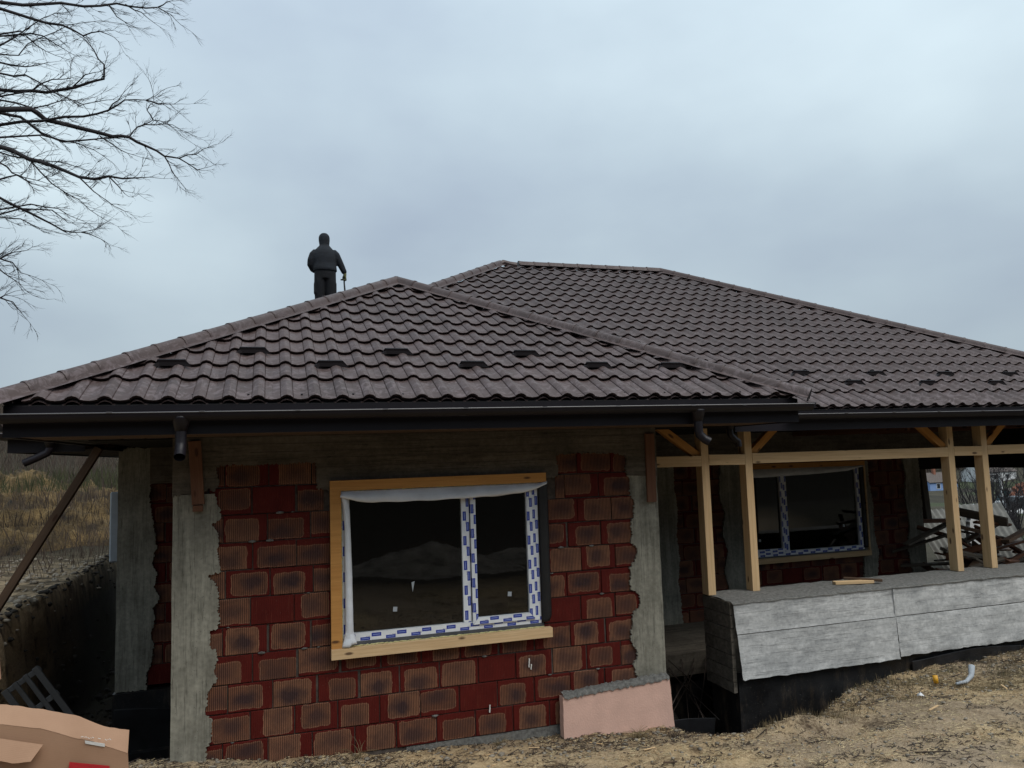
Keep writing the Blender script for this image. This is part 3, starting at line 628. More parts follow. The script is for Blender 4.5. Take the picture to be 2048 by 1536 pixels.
def roof_face(org, u, v, width, run, clips, indiv=0, parent=roof, name='roof_tile', start=0., low=True, tn=TAN):
    """clips: list of (nx, ny, c): keep nx*x+ny*y >= c.  indiv: how many tiles (bottom rows first, near the camera) are single objects"""
    CS = 1/math.hypot(1, tn); SN = tn*CS
    org = Vector(org); u = Vector((u[0], u[1], 0)); v = Vector((v[0], v[1], 0)); sl = (v*CS+Vector((0, 0, SN))).normalized(); nn = u.cross(sl)
    R3 = Matrix((u, sl, nn)).transposed(); L_ = run/CS; s_edges = [0., .46]
    while s_edges[-1] < L_-.02: s_edges.append(s_edges[-1]+.345)
    jobs = []
    for j in range(len(s_edges)-1):
        s0 = s_edges[j]; ln = min(s_edges[j+1], L_)-s0
        for i in range(int(width/PITW)+2):
            uc = start+(i+.0)*PITW; p = org+u*uc+sl*s0
            cs = [p+u*a+sl*b for a in (-PITW/2, PITW/2) for b in (0, ln)]
            st = 0
            for nx_, ny_, c in clips:
                ins = [q.x*nx_+q.y*ny_ >= c for q in cs]
                if not any(ins): st = 2; break
                if not all(ins): st = 1
            if st < 2: jobs.append((j, i, p, ln, st))
    if indiv: jobs.sort(key=lambda t_: (t_[2]-Vector((0, 0, 2.7))).length*(1 if True else 1))
    acc = Acc(); n_ind = 0
    for q, (j, i, p, ln, st) in enumerate(jobs):
        ind = q < indiv; ev = (j == 0)
        if st == 0 and ind: me = tile_mesh(ln, ev)
        else:
            V, F = tile_geo(ln, low and not ind, ev)
            if st == 1:
                bm = bmesh.new(); vs = [bm.verts.new(a) for a in V]
                for f in F: bm.faces.new([vs[a] for a in f])
                for nx_, ny_, c in clips:
                    N = Vector((nx_, ny_, 0)); pl = R3.transposed() @ N; d = c-N.dot(p); co = pl*(d/pl.length_squared)
                    bmesh.ops.bisect_plane(bm, geom=bm.verts[:]+bm.edges[:]+bm.faces[:], plane_co=co, plane_no=pl, clear_inner=True)
                if not bm.faces: bm.free(); continue
                if ind:
                    me = bpy.data.meshes.new('roof_tile'); bm.to_mesh(me); me.polygons.foreach_set('use_smooth', [True]*len(me.polygons)); me.materials.append(M['roof']); me.set_sharp_from_angle(angle=.5)
                else:
                    bm.verts.index_update(); V = [x.co[:] for x in bm.verts]; F = [tuple(x.index for x in f.verts) for f in bm.faces]
                bm.free()
        if ind:
            o = link(name, me, parent); Mx = R3.to_4x4(); Mx.translation = p+nn*random.uniform(-.0015, .0015); o.matrix_local = Matrix.Translation(-parent_loc(parent)) @ Mx; n_ind += 1
        else: acc.add([p+R3 @ Vector(a) for a in V], F)
    if acc.V:
        o = acc.build(name, M['roof'], parent, True); o.data.set_sharp_from_angle(angle=.5); tag(o, kind='stuff')
    return n_ind
# front hip end, every tile of it one object; then the main slope behind
nf = roof_face((-1.91, 6.5, 3.2), (1, 0), (0, 1), 6.96, 3.48, [(1, -1, -8.41), (-1, -1, -11.55)], indiv=400, start=.24)
nm = roof_face((-1.7, 7.65, 3.15), (1, 0), (0, 1), 14.8, 5.75, [(1, -1, -9.35), (-1, -1, -20.75), (1, 1, 12.72)], indiv=max(0, 296-nf), start=.11, tn=TM)
roof_face((5.05, 6.5, 3.2), (0, 1), (-1, 0), 8, 3.48, [(1, 1, 11.55), (-1, -1, -12.82)], start=.05)
roof_face((-1.91, 13.0, 3.2), (0, -1), (1, 0), 6.5, 3.48, [(-1, 1, 8.41), (1, -1, -11.3)], start=.05)
roof_face((-2.65, 9.2, 3.15), (1, 0), (0, 1), 5, 3.4, [(1, -1, -11.85), (-1, 1, 11.15)], start=.11)
roof_face((-2.65, 16.0, 3.15), (0, -1), (1, 0), 6.8, 3.4, [(-1, 1, 11.85), (-1, -1, -13.35)], start=.11)
roof_face((13.1, 7.65, 3.15), (0, 1), (-1, 0), 11.5, 5.75, [(1, 1, 20.75), (1, -1, -6.05)], start=.11, tn=TM)
zm = 3.15+TM*5.75
dk = Acc()
def face(pts): dk.add(pts, [tuple(range(len(pts)))])
e = .014
face([(-1.7, 7.65, 3.15-e), (13.1, 7.65, 3.15-e), (7.35, 13.4, zm-e), (4.05, 13.4, zm-e)])
face([(13.1, 7.65, 3.15-e), (13.1, 19.15, 3.15-e), (7.35, 13.4, zm-e)])
face([(13.1, 19.15, 3.15-e), (-1.7, 19.15, 3.15-e), (4.05, 13.4, zm-e), (7.35, 13.4, zm-e)])
face([(-1.7, 19.15, 3.15-e), (-1.7, 7.65, 3.15-e), (4.05, 13.4, zm-e)])
za = 3.2+TAN*3.48
face([(-1.91, 6.5, 3.2-e), (5.05, 6.5, 3.2-e), (1.57, 9.98, za-e)])
face([(5.05, 6.5, 3.2-e), (5.05, 7.8, 3.2-e), (1.57, 11.2, za-e), (1.57, 9.98, za-e)])
face([(-1.91, 12.5, 3.2-e), (-1.91, 6.5, 3.2-e), (1.57, 9.98, za-e), (1.57, 12.5, za-e)])
face([(-2.65, 9.2, 3.15-e), (0, 9.2, 3.15-e), (4.1, 12.6, 3.15+TAN*3.4-e), (.75, 12.6, 3.15+TAN*3.4-e)])
face([(-2.65, 16, 3.15-e), (-2.65, 9.2, 3.15-e), (.75, 12.6, 3.15+TAN*3.4-e)])
face([(0, 16, 3.15-e), (-2.65, 16, 3.15-e), (.75, 12.6, 3.15+TAN*3.4-e), (4.1, 12.6, 3.15+TAN*3.4-e)])
dk.build('roof_underlay', M['deck'], roof)

def cap_mesh(ln, r=.066):
    V, F = [], []; pr = [(-.118, -.030), (-.074, -.012)]+[(-math.cos(a)*r, math.sin(a)*r) for a in np.linspace(0, math.pi, 8)]+[(.074, -.012), (.118, -.030)]
    st = [(0, 1.10), (.012, 1.13), (.030, 1.10), (.042, 1.03), (ln, 1.0)]
    for x, k in st:
        for y, z in pr:
            arc = abs(y) <= r+1e-6; V.append((x, y*(k if arc else 1), z*k if arc else z))
    n = len(pr)
    for j in range(len(st)-1):
        for i in range(n-1): a = j*n+i; F.append((a, a+n, a+n+1, a+1))
    return V, F
def caps(A, B, n, skip=0., lift=.052, end=True):
    A, B = Vector(A), Vector(B); d = (B-A); L_ = d.length; d.normalize(); y = Vector((0, 0, 1)).cross(d).normalized(); z = d.cross(y)
    R3 = Matrix((d, y, z)).transposed(); ln = L_/n; V, F = cap_mesh(ln+.02)
    me = bpy.data.meshes.new('ridge_cap'); me.from_pydata(V, [], F); me.polygons.foreach_set('use_smooth', [True]*len(F)); me.materials.append(M['roof']); me.set_sharp_from_angle(angle=.6); me.update()
    for i in range(n):
        if i*ln < skip: continue
        o = link('ridge_cap', me, roof); Mx = R3.to_4x4(); Mx.translation = A+d*(i*ln)+z*(lift+random.uniform(-.001, .001)); o.matrix_local = Matrix.Translation(-parent_loc(roof)) @ Mx
    if end:
        c = A+z*lift; V = [c-z*.06]+[c+R3 @ Vector((.004, math.cos(a)*.073, math.sin(a)*.073)) for a in np.linspace(0, math.pi, 12)]+[c+R3 @ Vector((.004, -.07, -.06)), c+R3 @ Vector((.004, .07, -.06))]
        m = len(V); mesh_obj('ridge_end_cap', V, [(0, i, i+1) for i in range(1, m-1)]+[(0, m-1, 1)], M['metal'], roof)
apx = (1.57, 9.98, za)
caps((-1.98, 6.43, 3.165), apx, 18); caps((5.12, 6.43, 3.165), apx, 18)
caps((1.57, 9.98, za), (1.57, 12.3, za), 8, end=False)
caps((13.15, 7.60, 3.13), (7.35, 13.4, zm), 29); caps((4.40, 13.4, zm), (7.35, 13.4, zm), 10, end=True)
caps((-1.7, 7.65, 3.15), (4.05, 13.4, zm), 29, skip=4.2, end=False)
caps((-2.70, 9.15, 3.13), (.75, 12.6, 3.15+TAN*3.4), 17); caps((13.1, 19.15, 3.15), (7.35, 13.4, zm), 29, end=False)
# crushed unfinished end of the left hip
V, F = tube([(3.98, 13.32, zm+.02), (4.10, 13.38, zm+.075), (4.22, 13.40, zm+.05), (4.36, 13.41, zm+.03)], [.02, .055, .06, .07], 7); mesh_obj('bent_cap_scrap', V, F, M['roof'], roof)

def plane_pt(kind, x, s):
    o = (6.5, 3.2, CS, SN) if kind == 'f' else (7.65, 3.15, CM, SM); return Vector((x, o[0]+s*o[2], o[1]+s*o[3]))
gm = bpy.data.meshes.new('snow_guard')
GV = [(-.130, .02, .100), (.130, .02, .100), (.105, 0, .040), (-.105, 0, .040), (-.125, .050, .096), (.125, .050, .096), (-.20, -.03, .036), (-.15, .05, .05), (.20, -.03, .036), (.15, .05, .05), (-.12, .015, .075), (.12, .015, .075),
      (-.105, .09, .02), (.105, .09, .02)]
GF = [(3, 2, 11, 10), (10, 11, 1, 0), (0, 1, 5, 4), (3, 10, 0, 7, 6), (2, 8, 9, 1, 11), (4, 5, 13, 12), (0, 4, 7), (1, 9, 5)]
gm.from_pydata(GV, [], GF); gm.materials.append(M['guard']); gm.update()
R3 = Matrix((Vector((1, 0, 0)), Vector((0, CS, SN)), Vector((0, -SN, CS)))).transposed()
for k, x, s in [('f', -.836, .74), ('f', -.18, 1.09), ('f', .505, .74), ('f', 1.16, 1.10), ('f', 1.85, .75), ('f', 2.49, 1.09), ('f', 3.16, .75), ('f', 4.01, .75),
                ('m', 6.72, 1.02), ('m', 7.93, 1.01), ('m', 9.14, 1.00), ('m', 10.35, .99), ('m', 7.30, .68), ('m', 8.52, .67), ('m', 9.72, .66), ('m', 10.9, .66)]:
    o = link('snow_guard', gm, roof); Mx = R3.to_4x4() @ Matrix.Scale(.86, 4); Mx.translation = plane_pt(k, x, s); o.matrix_local = Matrix.Translation(-parent_loc(roof)) @ Mx
sc_ = Acc()
for i in range(16):
    p = plane_pt('f', -1.45+i*.42, .085+random.uniform(-.01, .01)); n_ = Vector((0, -SN, CS)); V, F = tube([p+n_*.02, p+n_*.036], .009, 6); mesh_obj('screw', V, F, M['guard'], roof)

# gutters
def gutter(p0, p1, outw, r=.066, brackets=0, xs=None):
    p0, p1 = Vector(p0), Vector(p1); d = (p1-p0).normalized(); ow = Vector((outw[0], outw[1], 0)); upv = Vector((0, 0, 1))
    g_ = empty('gutter', p0, parent=house); arcs = [ow*math.cos(a)*r+upv*math.sin(a)*r for a in np.linspace(0, -math.pi, 13)]
    V = []; 
    for p in (p0, p1): V += [p+a for a in arcs]
    for p in (p0, p1): V += [p+a*.95 for a in arcs]
    F = [(i, i+1, 13+i+1, 13+i) for i in range(12)]+[(26+i+1, 26+i, 39+i, 39+i+1) for i in range(12)]
    F += [tuple(range(13)), tuple(range(13, 26))[::-1]]
    mesh_obj('trough', V, F, M['metal'], g_, True).data.set_sharp_from_angle(angle=.6)
    V, F = tube([p0+ow*r, p1+ow*r], .0055, 6); mesh_obj('lip', V, F, M['lip'], g_)
    for x in (xs or [p0.x+i*.7 for i in range(1, int((p1-p0).length/.7)+1)] if abs(d.x) > .5 else []):
        box('gutter_bracket', x-.02, x+.02, p0.y+ow.y*r-.010, p0.y-ow.y*r*.5, p0.z+.001, p0.z+.010, M['lip'], g_)
    return g_
gutter((-1.99, 6.415, 3.118), (5.13, 6.415, 3.128), (0, -1), xs=[-1.168, -.523, .19, .889, 1.574, 2.286, 2.996, 3.772, 4.324])
gutter((5.80, 7.565, 3.085), (13.2, 7.565, 3.085), (0, -1)); gutter((-2.74, 9.12, 3.10), (-1.95, 9.12, 3.10), (0, -1))
gutter((5.125, 7.58, 3.14), (5.125, 6.40, 3.14), (1, 0)); gutter((-1.985, 9.1, 3.135), (-1.985, 6.45, 3.135), (-1, 0)); gutter((-2.725, 16, 3.1), (-2.725, 9.15, 3.1), (-1, 0))
fa = M['metal']
box('fascia', -1.90, 5.05, 6.50, 6.525, 2.955, 3.185, fa, house); box('fascia', 5.025, 5.05, 6.526, 7.66, 2.955, 3.185, fa, house); box('fascia', -1.90, -1.875, 6.526, 9.2, 2.955, 3.185, fa, house)
box('fascia', 5.07, 13.1, 7.655, 7.68, 2.90, 3.135, fa, house); box('fascia', -2.64, -1.92, 9.20, 9.225, 2.90, 3.135, fa, house); box('fascia', -2.64, -2.615, 9.23, 16, 2.90, 3.135, fa, house)
box('fascia', 13.075, 13.1, 7.69, 19.1, 2.90, 3.135, fa, house); box('fascia', -2.6, 13.0, 19.1, 19.13, 2.90, 3.135, fa, house)
for i in range(7): plank('soffit_board', (-1.87, 6.60+i*.135, 2.975+.003*(i % 2)), (5.02, 6.60+i*.135, 2.975), .12, .02, M['oldwood'], house)
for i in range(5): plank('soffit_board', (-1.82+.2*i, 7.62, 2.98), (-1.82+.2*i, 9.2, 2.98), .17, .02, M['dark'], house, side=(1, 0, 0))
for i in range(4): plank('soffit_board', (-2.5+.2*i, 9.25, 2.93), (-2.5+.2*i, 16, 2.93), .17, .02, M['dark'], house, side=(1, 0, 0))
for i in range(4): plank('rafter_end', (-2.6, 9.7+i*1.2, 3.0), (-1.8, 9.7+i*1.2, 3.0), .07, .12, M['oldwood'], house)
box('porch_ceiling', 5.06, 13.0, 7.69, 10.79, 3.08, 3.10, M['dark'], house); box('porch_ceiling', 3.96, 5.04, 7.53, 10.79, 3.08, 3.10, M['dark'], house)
def outlet(x, y, z, path, r=.040):
    o = empty('downpipe_outlet', (x, y, z), parent=house)
    V, F = tube([(x, y, z), (x, y, z-.02), (x, y, z-.12)], [.078, .07, r], 14); mesh_obj('funnel', V, F, fa, o, True)
    V, F = tube([(x, y, z-.115)]+[(x+a, y+b, z+c) for a, b, c in path], r+.002, 14, False); mesh_obj('elbow', V, F, fa, o, True).data.set_sharp_from_angle(angle=.8)
outlet(-.68, 6.43, 3.09, [(0, 0, -.20), (0, -.01, -.24), (0, -.05, -.29), (0, -.075, -.315)])
outlet(3.86, 6.43, 3.09, [(0, 0, -.20), (.01, 0, -.24), (.05, -.02, -.285), (.09, -.04, -.31)])
outlet(4.95, 7.58, 3.04, [(0, 0, -.14), (.01, 0, -.18), (.06, 0, -.23), (.10, 0, -.25), (.105, 0, -.31)], .036)
outlet(-2.22, 9.10, 3.06, [(0, 0, -.12), (-.03, 0, -.17), (-.13, 0, -.22), (-.24, 0, -.27)], .038)

# ------------------------------------------------------------------ windows
def strip(name, a, b, w, y0, y1, mat, parent, uv=True, t0=0., t1=0.):
    """box from a to b on the wall plane (x,z), width w to the left of the direction; UV in metres; t0/t1 mitre"""
    a, b = Vector((a[0], 0, a[1])), Vector((b[0], 0, b[1])); d = (b-a).normalized(); n_ = Vector((-d.z, 0, d.x)); L_ = (b-a).length
    c4 = [a, b, b+n_*w-d*t1, a+n_*w+d*t0]
    V = [(p.x, y0, p.z) for p in c4]+[(p.x, y1, p.z) for p in c4]
    o = mesh_obj(name, V, [(0, 1, 2, 3), (7, 6, 5, 4), (0, 4, 5, 1), (1, 5, 6, 2), (2, 6, 7, 3), (3, 7, 4, 0)], mat, parent)
    bm = bmesh.new(); bm.from_mesh(o.data); bmesh.ops.recalc_face_normals(bm, faces=bm.faces[:]); uvl = bm.loops.layers.uv.new('UVMap')
    for f in bm.faces:
        for l in f.loops:
            p = Vector((l.vert.co.x, 0, l.vert.co.z))-a; l[uvl].uv = (p.dot(d), p.dot(n_)+(0 if f.normal.y < -.5 else .01))
    bm.to_mesh(o.data); bm.free(); return o
def cloth(name, fn, nu, nv, mat, parent, th=.0015):
    V = [fn(i/nu, j/nv) for j in range(nv+1) for i in range(nu+1)]; F = [(j*(nu+1)+i, j*(nu+1)+i+1, (j+1)*(nu+1)+i+1, (j+1)*(nu+1)+i) for j in range(nv) for i in range(nu)]
    o = mesh_obj(name, V, F, mat, parent, True); m = o.modifiers.new('thick', 'SOLIDIFY'); m.thickness = th; return o
def foamline(pts, parent, seed):
    rr = random.Random(seed); ac = Acc()
    for (x0, z0, y), (x1, z1, _) in zip(pts, pts[1:]):
        n = max(2, int(math.hypot(x1-x0, z1-z0)/.02)); P = [(x0+(x1-x0)*i/n+rr.uniform(-.003, .003), y+rr.uniform(-.003, .003), z0+(z1-z0)*i/n+rr.uniform(-.003, .003)) for i in range(n+1)]
        V, F = tube(P, [rr.uniform(.004, .011) for _ in P], 6); ac.add(V, F)
    tag(ac.build('foam_bead', M['foam'], parent, True))
w1 = empty('window', (1.6, 7.5, 1.7), parent=house); MF = M['film']
strip('frame_board', (.51, 2.430), (2.662, 2.430), .095, 7.425, 7.482, M['pine_o'], w1); strip('frame_board', (.610, .985), (.610, 2.429), .10, 7.430, 7.482, M['pine_o'], w1)
strip('frame_board', (.508, .892), (2.668, .892), .092, 7.405, 7.482, M['pine'], w1)
for a in w1.children: a.rotation_euler = (0, 0, 0)
strip('frame_member', (.62, 1.026), (2.577, 1.026), .072, 7.475, 7.545, MF, w1); strip('frame_member', (1.855, 1.099), (1.855, 2.40), .075, 7.480, 7.545, MF, w1)
strip('frame_member', (2.577, 1.099), (2.577, 2.40), .062, 7.478, 7.545, MF, w1); strip('frame_member', (.690, 1.099), (.690, 2.36), .07, 7.480, 7.545, MF, w1)
strip('frame_member', (.62, 2.40), (2.577, 2.40), .03, 7.480, 7.545, MF, w1)
sash = empty('sash', (2.19, 7.47, 1.7), parent=w1)
strip('sash_member', (1.868, 1.075), (2.512, 1.075), .062, 7.455, 7.50, MF, sash, t0=.05, t1=.06); strip('sash_member', (1.866, 2.39), (1.866, 1.079), .052, 7.456, 7.50, MF, sash, t1=.055)
strip('sash_member', (2.512, 1.079), (2.512, 2.39), .060, 7.456, 7.50, MF, sash, t0=.06); strip('sash_member', (1.868, 2.352), (2.512, 2.352), .04, 7.456, 7.50, MF, sash)
strip('sealing_strip', (.62, .989), (2.60, .989), .035, 7.47, 7.53, M['pvc'], w1)
box('pane', .695, 1.778, 7.512, 7.522, 1.10, 2.40, M['glass'], w1); box('pane', 1.915, 2.455, 7.495, 7.505, 1.13, 2.38, M['glass'], w1)
for x, z, y in ((1.113, 1.282, 7.510), (2.257, 1.333, 7.493)): box('pane_sticker', x-.02, x+.02, y-.001, y, z-.022, z+.022, M['board'], w1).rotation_euler = (0, .1, 0)
mesh_obj('torn_sticker', [(1.275, 7.509, 1.52), (1.305, 7.509, 1.53), (1.285, 7.509, 1.43), (1.275, 7.511, 1.52), (1.305, 7.511, 1.53), (1.285, 7.511, 1.43)], [(0, 2, 1), (3, 4, 5), (0, 1, 4, 3), (1, 2, 5, 4), (2, 0, 3, 5)], M['board'], w1)
def dr1(u, v):
    x = .603+2.063*u+.004*math.sin(v*5)
    zb = np.interp(u, [0, .03, .08, .15, .4, .72, .86, .94, 1], [2.37, 2.350, 2.325, 2.308, 2.302, 2.312, 2.330, 2.362, 2.410]); zt = np.interp(u, [0, .04, .93, 1], [2.425, 2.432, 2.432, 2.420])
    if u > .97: zt = 2.445
    return (x, 7.47-.075*math.sin(v*math.pi*.62)-.012*math.sin(u*9+v*3)*v, zt+(zb-zt)*v+.003*math.sin(u*40)*v)
cloth('top_membrane', dr1, 90, 10, M['white'], w1)
def dl1(u, v):
    z = 2.385-1.392*v; wl = np.interp(v, [0, .06, .2, .9, 1], [.60, .625, .640, .640, .605]); wr_ = np.interp(v, [0, .1, .5, .9, 1], [.672, .690, .705, .712, .742])
    if .94 < v and u > .5: z += .02
    return (wl+(wr_-wl)*u, 7.447-.022*math.sin(u*math.pi)-.004*math.sin(v*60)*u-.02*(v > .97), z)
cloth('side_membrane', dl1, 8, 70, M['white'], w1)
def bl1(u, v):
    z = 2.42-1.385*v; x = 2.582+(.098-.02*max(0, (v-.93)/.07)**2)*u
    return (x, 7.452-.025*math.sin(u*math.pi), z+.012*u*(v > .97))
cloth('black_membrane_strip', bl1, 8, 50, M['black'], w1)
foamline([(.612, 1.0, 7.470), (.614, 2.43, 7.47)], w1, 1); foamline([(.62, 2.432, 7.455), (2.60, 2.432, 7.455)], w1, 2); foamline([(.62, .988, 7.462), (2.60, .988, 7.462)], w1, 3)
# porch window
w2 = empty('window', (8.4, 10.75, 1.65), parent=house); Y = 10.765
strip('frame_board', (7.2, 2.37), (9.58, 2.36), .08, Y-.06, Y, M['pine_o'], w2); strip('frame_board', (7.2, .862), (9.585, .862), .082, Y-.07, Y, M['pine'], w2); strip('frame_board', (9.60, .945), (9.60, 2.36), .028, Y-.04, Y, M['pine'], w2)
strip('frame_board', (7.30, .945), (7.30, 2.369), .09, Y-.05, Y, M['pine'], w2)
strip('frame_member', (7.30, .965), (9.50, .965), .068, Y-.01, Y+.06, MF, w2); strip('frame_member', (8.02, 1.035), (8.02, 2.33), .072, Y-.008, Y+.06, MF, w2); strip('frame_member', (9.485, 1.035), (9.485, 2.33), .068, Y-.008, Y+.06, MF, w2)
sash = empty('sash', (7.6, Y, 1.65), parent=w2)
strip('sash_member', (7.31, 1.028), (7.935, 1.028), .055, Y-.03, Y+.02, MF, sash, t1=.05); strip('sash_member', (7.935, 1.03), (7.935, 2.32), .055, Y-.031, Y+.02, MF, sash, t0=.05)
strip('sealing_strip', (7.3, .945), (9.5, .945), .018, Y-.02, Y+.03, M['pvc'], w2)
box('pane', 7.32, 7.885, Y+.012, Y+.022, 1.08, 2.34, M['glass'], w2); box('pane', 8.02, 9.42, Y+.03, Y+.04, 1.03, 2.34, M['glass'], w2)
for x, z in ((7.476, 1.226), (9.138, 1.371)): box('pane_sticker', x-.02, x+.02, Y+(.010 if x < 8 else .028), Y+(.011 if x < 8 else .029), z-.022, z+.022, M['board'], w2)
cloth('top_membrane', lambda u, v: (7.25+2.28*u, Y-.03-.07*math.sin(v*2)-.01*math.sin(u*11)*v, (2.375)+(np.interp(u, [0, .1, .5, .85, 1], [2.24, 2.235, 2.25, 2.285, 2.35])-2.375)*v), 60, 8, M['white'], w2)
cloth('black_membrane_strip', lambda u, v: (9.488+.082*u, Y-.02-.02*math.sin(u*math.pi), 2.35-1.36*v+.01*u), 6, 40, M['black'], w2)
# ------------------------------------------------------------------ roofer
def remesh_obj(name, acc, mat, parent, vox=.018, smooth=3):
    o = acc.build(name, mat, parent, True); m = o.modifiers.new('r', 'REMESH'); m.mode = 'VOXEL'; m.voxel_size = vox; m.use_smooth_shade = True
    s = o.modifiers.new('s', 'SMOOTH'); s.iterations = smooth; s.factor = .5; return o
def loft(secs, seg=20):
    """secs: (cx, cy, cz, rx, ry) ellipses stacked"""
    V, F = [], []; n = len(secs)
    for cx, cy, cz, rx, ry in secs:
        for k in range(seg): a = 2*math.pi*k/seg; V.append((cx+rx*math.cos(a), cy+ry*math.sin(a), cz))
    for i in range(n-1):
        for k in range(seg): F.append((i*seg+k, i*seg+(k+1) % seg, (i+1)*seg+(k+1) % seg, (i+1)*seg+k))
    F += [tuple(range(seg))[::-1], tuple(range((n-1)*seg, n*seg))]; return V, F
PX, PYY, PZ = .845, 13.0, 4.86
man = empty('person', (PX, PYY, PZ), 'person in dark work clothes and black hood standing on the roof with their back turned', 'person')
def zz(c): return c*1.225 if c < .845 else 1.035+(c-.845)*.79     # stooping forward, seen from below: short back, long legs
def P(*a): return (PX+a[0], PYY+a[1]+(zz(a[2])-1.0)*.18*(a[2] > .9), PZ+zz(a[2]))
def pl(secs): return [(PX+a, PYY+b+(zz(c)-1.0)*.18*(c > .9), PZ+zz(c), d, e_) for a, b, c, d, e_ in secs]
bd = Acc()   # the body under the clothes: head, neck, torso, arms with hands, legs
bd.add(*loft(pl([(0, .01, .86, .15, .10), (0, 0, 1.05, .14, .09), (0, .01, 1.22, .15, .09), (0, .02, 1.36, .12, .08), (.0, .03, 1.42, .06, .06), (0, .05, 1.56, .055, .06)])))
bd.add(*loft(pl([(0, .07, 1.50, .03, .04), (0, .07, 1.54, .06, .07), (0, .06, 1.60, .076, .092), (0, .055, 1.67, .074, .09), (0, .05, 1.72, .05, .06), (0, .05, 1.74, .02, .02)])))
bd.add(*tube([P(0, .15, 1.60), P(0, .175, 1.585)], [.015, .012], 8))
for sx, pts in ((-1, [(-.135, .0, 1.27), (-.225, 0, 1.10), (-.20, .10, .92), (-.16, .16, .90)]), (1, [(.13, .0, 1.28), (.235, 0, 1.10), (.325, .05, .88), (.335, .06, .82)])):
    bd.add(*tube([P(*p) for p in pts], [.045, .042, .032, .028], 10))
for sx in (-1, 1): bd.add(*tube([P(.085*sx, .0, .90), P(.09*sx, .05, .48), P(.095*sx, 0, .08)], [.08, .055, .04], 10)); bd.add(*tube([P(.095*sx, -.06, .05), P(.10*sx, .17, .04)], [.045, .04], 10))
remesh_obj('body', bd, M['skin'], man, .014, 1)
jk = Acc()
jk.add(*loft(pl([(.005, 0, .845, .195, .135), (0, 0, .90, .195, .14), (0, -.005, 1.02, .186, .135), (-.002, -.01, 1.16, .188, .138), (-.005, -.005, 1.26, .180, .135), (-.005, .005, 1.33, .160, .125), (-.003, .015, 1.39, .125, .105), (0, .03, 1.44, .092, .088), (0, .035, 1.50, .074, .08)]), 28))
jk.add(*tube([P(-.140, 0, 1.300), P(-.190, -.01, 1.22), P(-.225, 0, 1.10), P(-.233, .03, 1.01), P(-.19, .09, .92), P(-.15, .14, .90)], [.060, .068, .062, .060, .055, .05], 12))
jk.add(*tube([P(.135, 0, 1.310), P(.185, -.01, 1.23), P(.235, 0, 1.10), P(.272, .02, 1.00), P(.315, .045, .88), P(.325, .055, .845)], [.060, .068, .060, .056, .048, .044], 12))
jk = remesh_obj('jacket', jk, M['cloth'], man, .014, 2)
hd = Acc()
hd.add(*loft(pl([(0, .03, 1.47, .085, .08), (0, .04, 1.52, .088, .092), (0, .045, 1.58, .093, .108), (0, .045, 1.65, .093, .110), (0, .045, 1.70, .080, .098), (0, .045, 1.735, .055, .07), (0, .045, 1.75, .022, .03)]), 20))
remesh_obj('hood', hd, M['cloth'], man, .012, 2)
tr = Acc()
tr.add(*loft(pl([(0, 0, .74, .165, .11), (.002, 0, .82, .178, .122), (0, 0, .90, .172, .118), (0, 0, .95, .16, .11)])))
for sx in (-1, 1):
    tr.add(*tube([P(.080*sx, 0, .84), P(.088*sx, .0, .70), P(.090*sx, .02, .58), P(.092*sx, .03, .48), P(.094*sx, .01, .30), P(.095*sx, 0, .10)], [.100, .094, .088, .080, .070, .072], 14))
    tr.add(boxv(*[v for v in (PX+(.155 if sx > 0 else -.185), PX+(.185 if sx > 0 else -.155), PYY-.05, PYY+.06, PZ+.66, PZ+.84)]), BOXF)
remesh_obj('trousers', tr, M['trouser'], man, .013, 2)
for sx in (-1, 1):
    V, F = tube([P(.095*sx, -.09, .05), P(.095*sx, -.03, .06), P(.10*sx, .08, .055), P(.10*sx, .20, .04)], [.045, .055, .052, .035], 10); mesh_obj('boot', V, F, M['black'], man, True)
gl = Acc(); gl.add(*loft(pl([(.330, .06, .775, .018, .03), (.330, .06, .80, .026, .045), (.330, .06, .84, .028, .042), (.327, .056, .88, .03, .03)]), 12))
for k, (dy, ln) in enumerate(((.028, .062), (.009, .07), (-.010, .066), (-.028, .055))):
    gl.add(*tube([P(.335, .06+dy, .80), P(.347, .062+dy, .775), P(.340, .064+dy, .775-ln*.42), P(.318, .064+dy, .775-ln*.5), P(.308, .064+dy, .775-ln*.25)], [.011, .0105, .010, .009, .008], 8))
gl.add(*tube([P(.322, .095, .83), P(.305, .112, .80), P(.300, .10, .77), P(.312, .085, .755)], [.013, .012, .010, .009], 8))
gl.build('glove', M['glove'], man, True)
bar = Acc(); bar.add(*tube([P(.318, .065, .79), P(.320, .066, .70), P(.330, .07, .60), P(.345, .075, .40)], [.014, .013, .015, .020], 8)); bar.add(*tube([P(.26, .065, .755), P(.36, .065, .755)], [.013, .013], 6))
tag(bar.build('cordless_screwdriver_bar', M['black'], None, True), 'black rod-shaped hand tool held in the right hand of the roofer', 'tool'); bpy.data.objects['cordless_screwdriver_bar'].name = 'hand_tool'

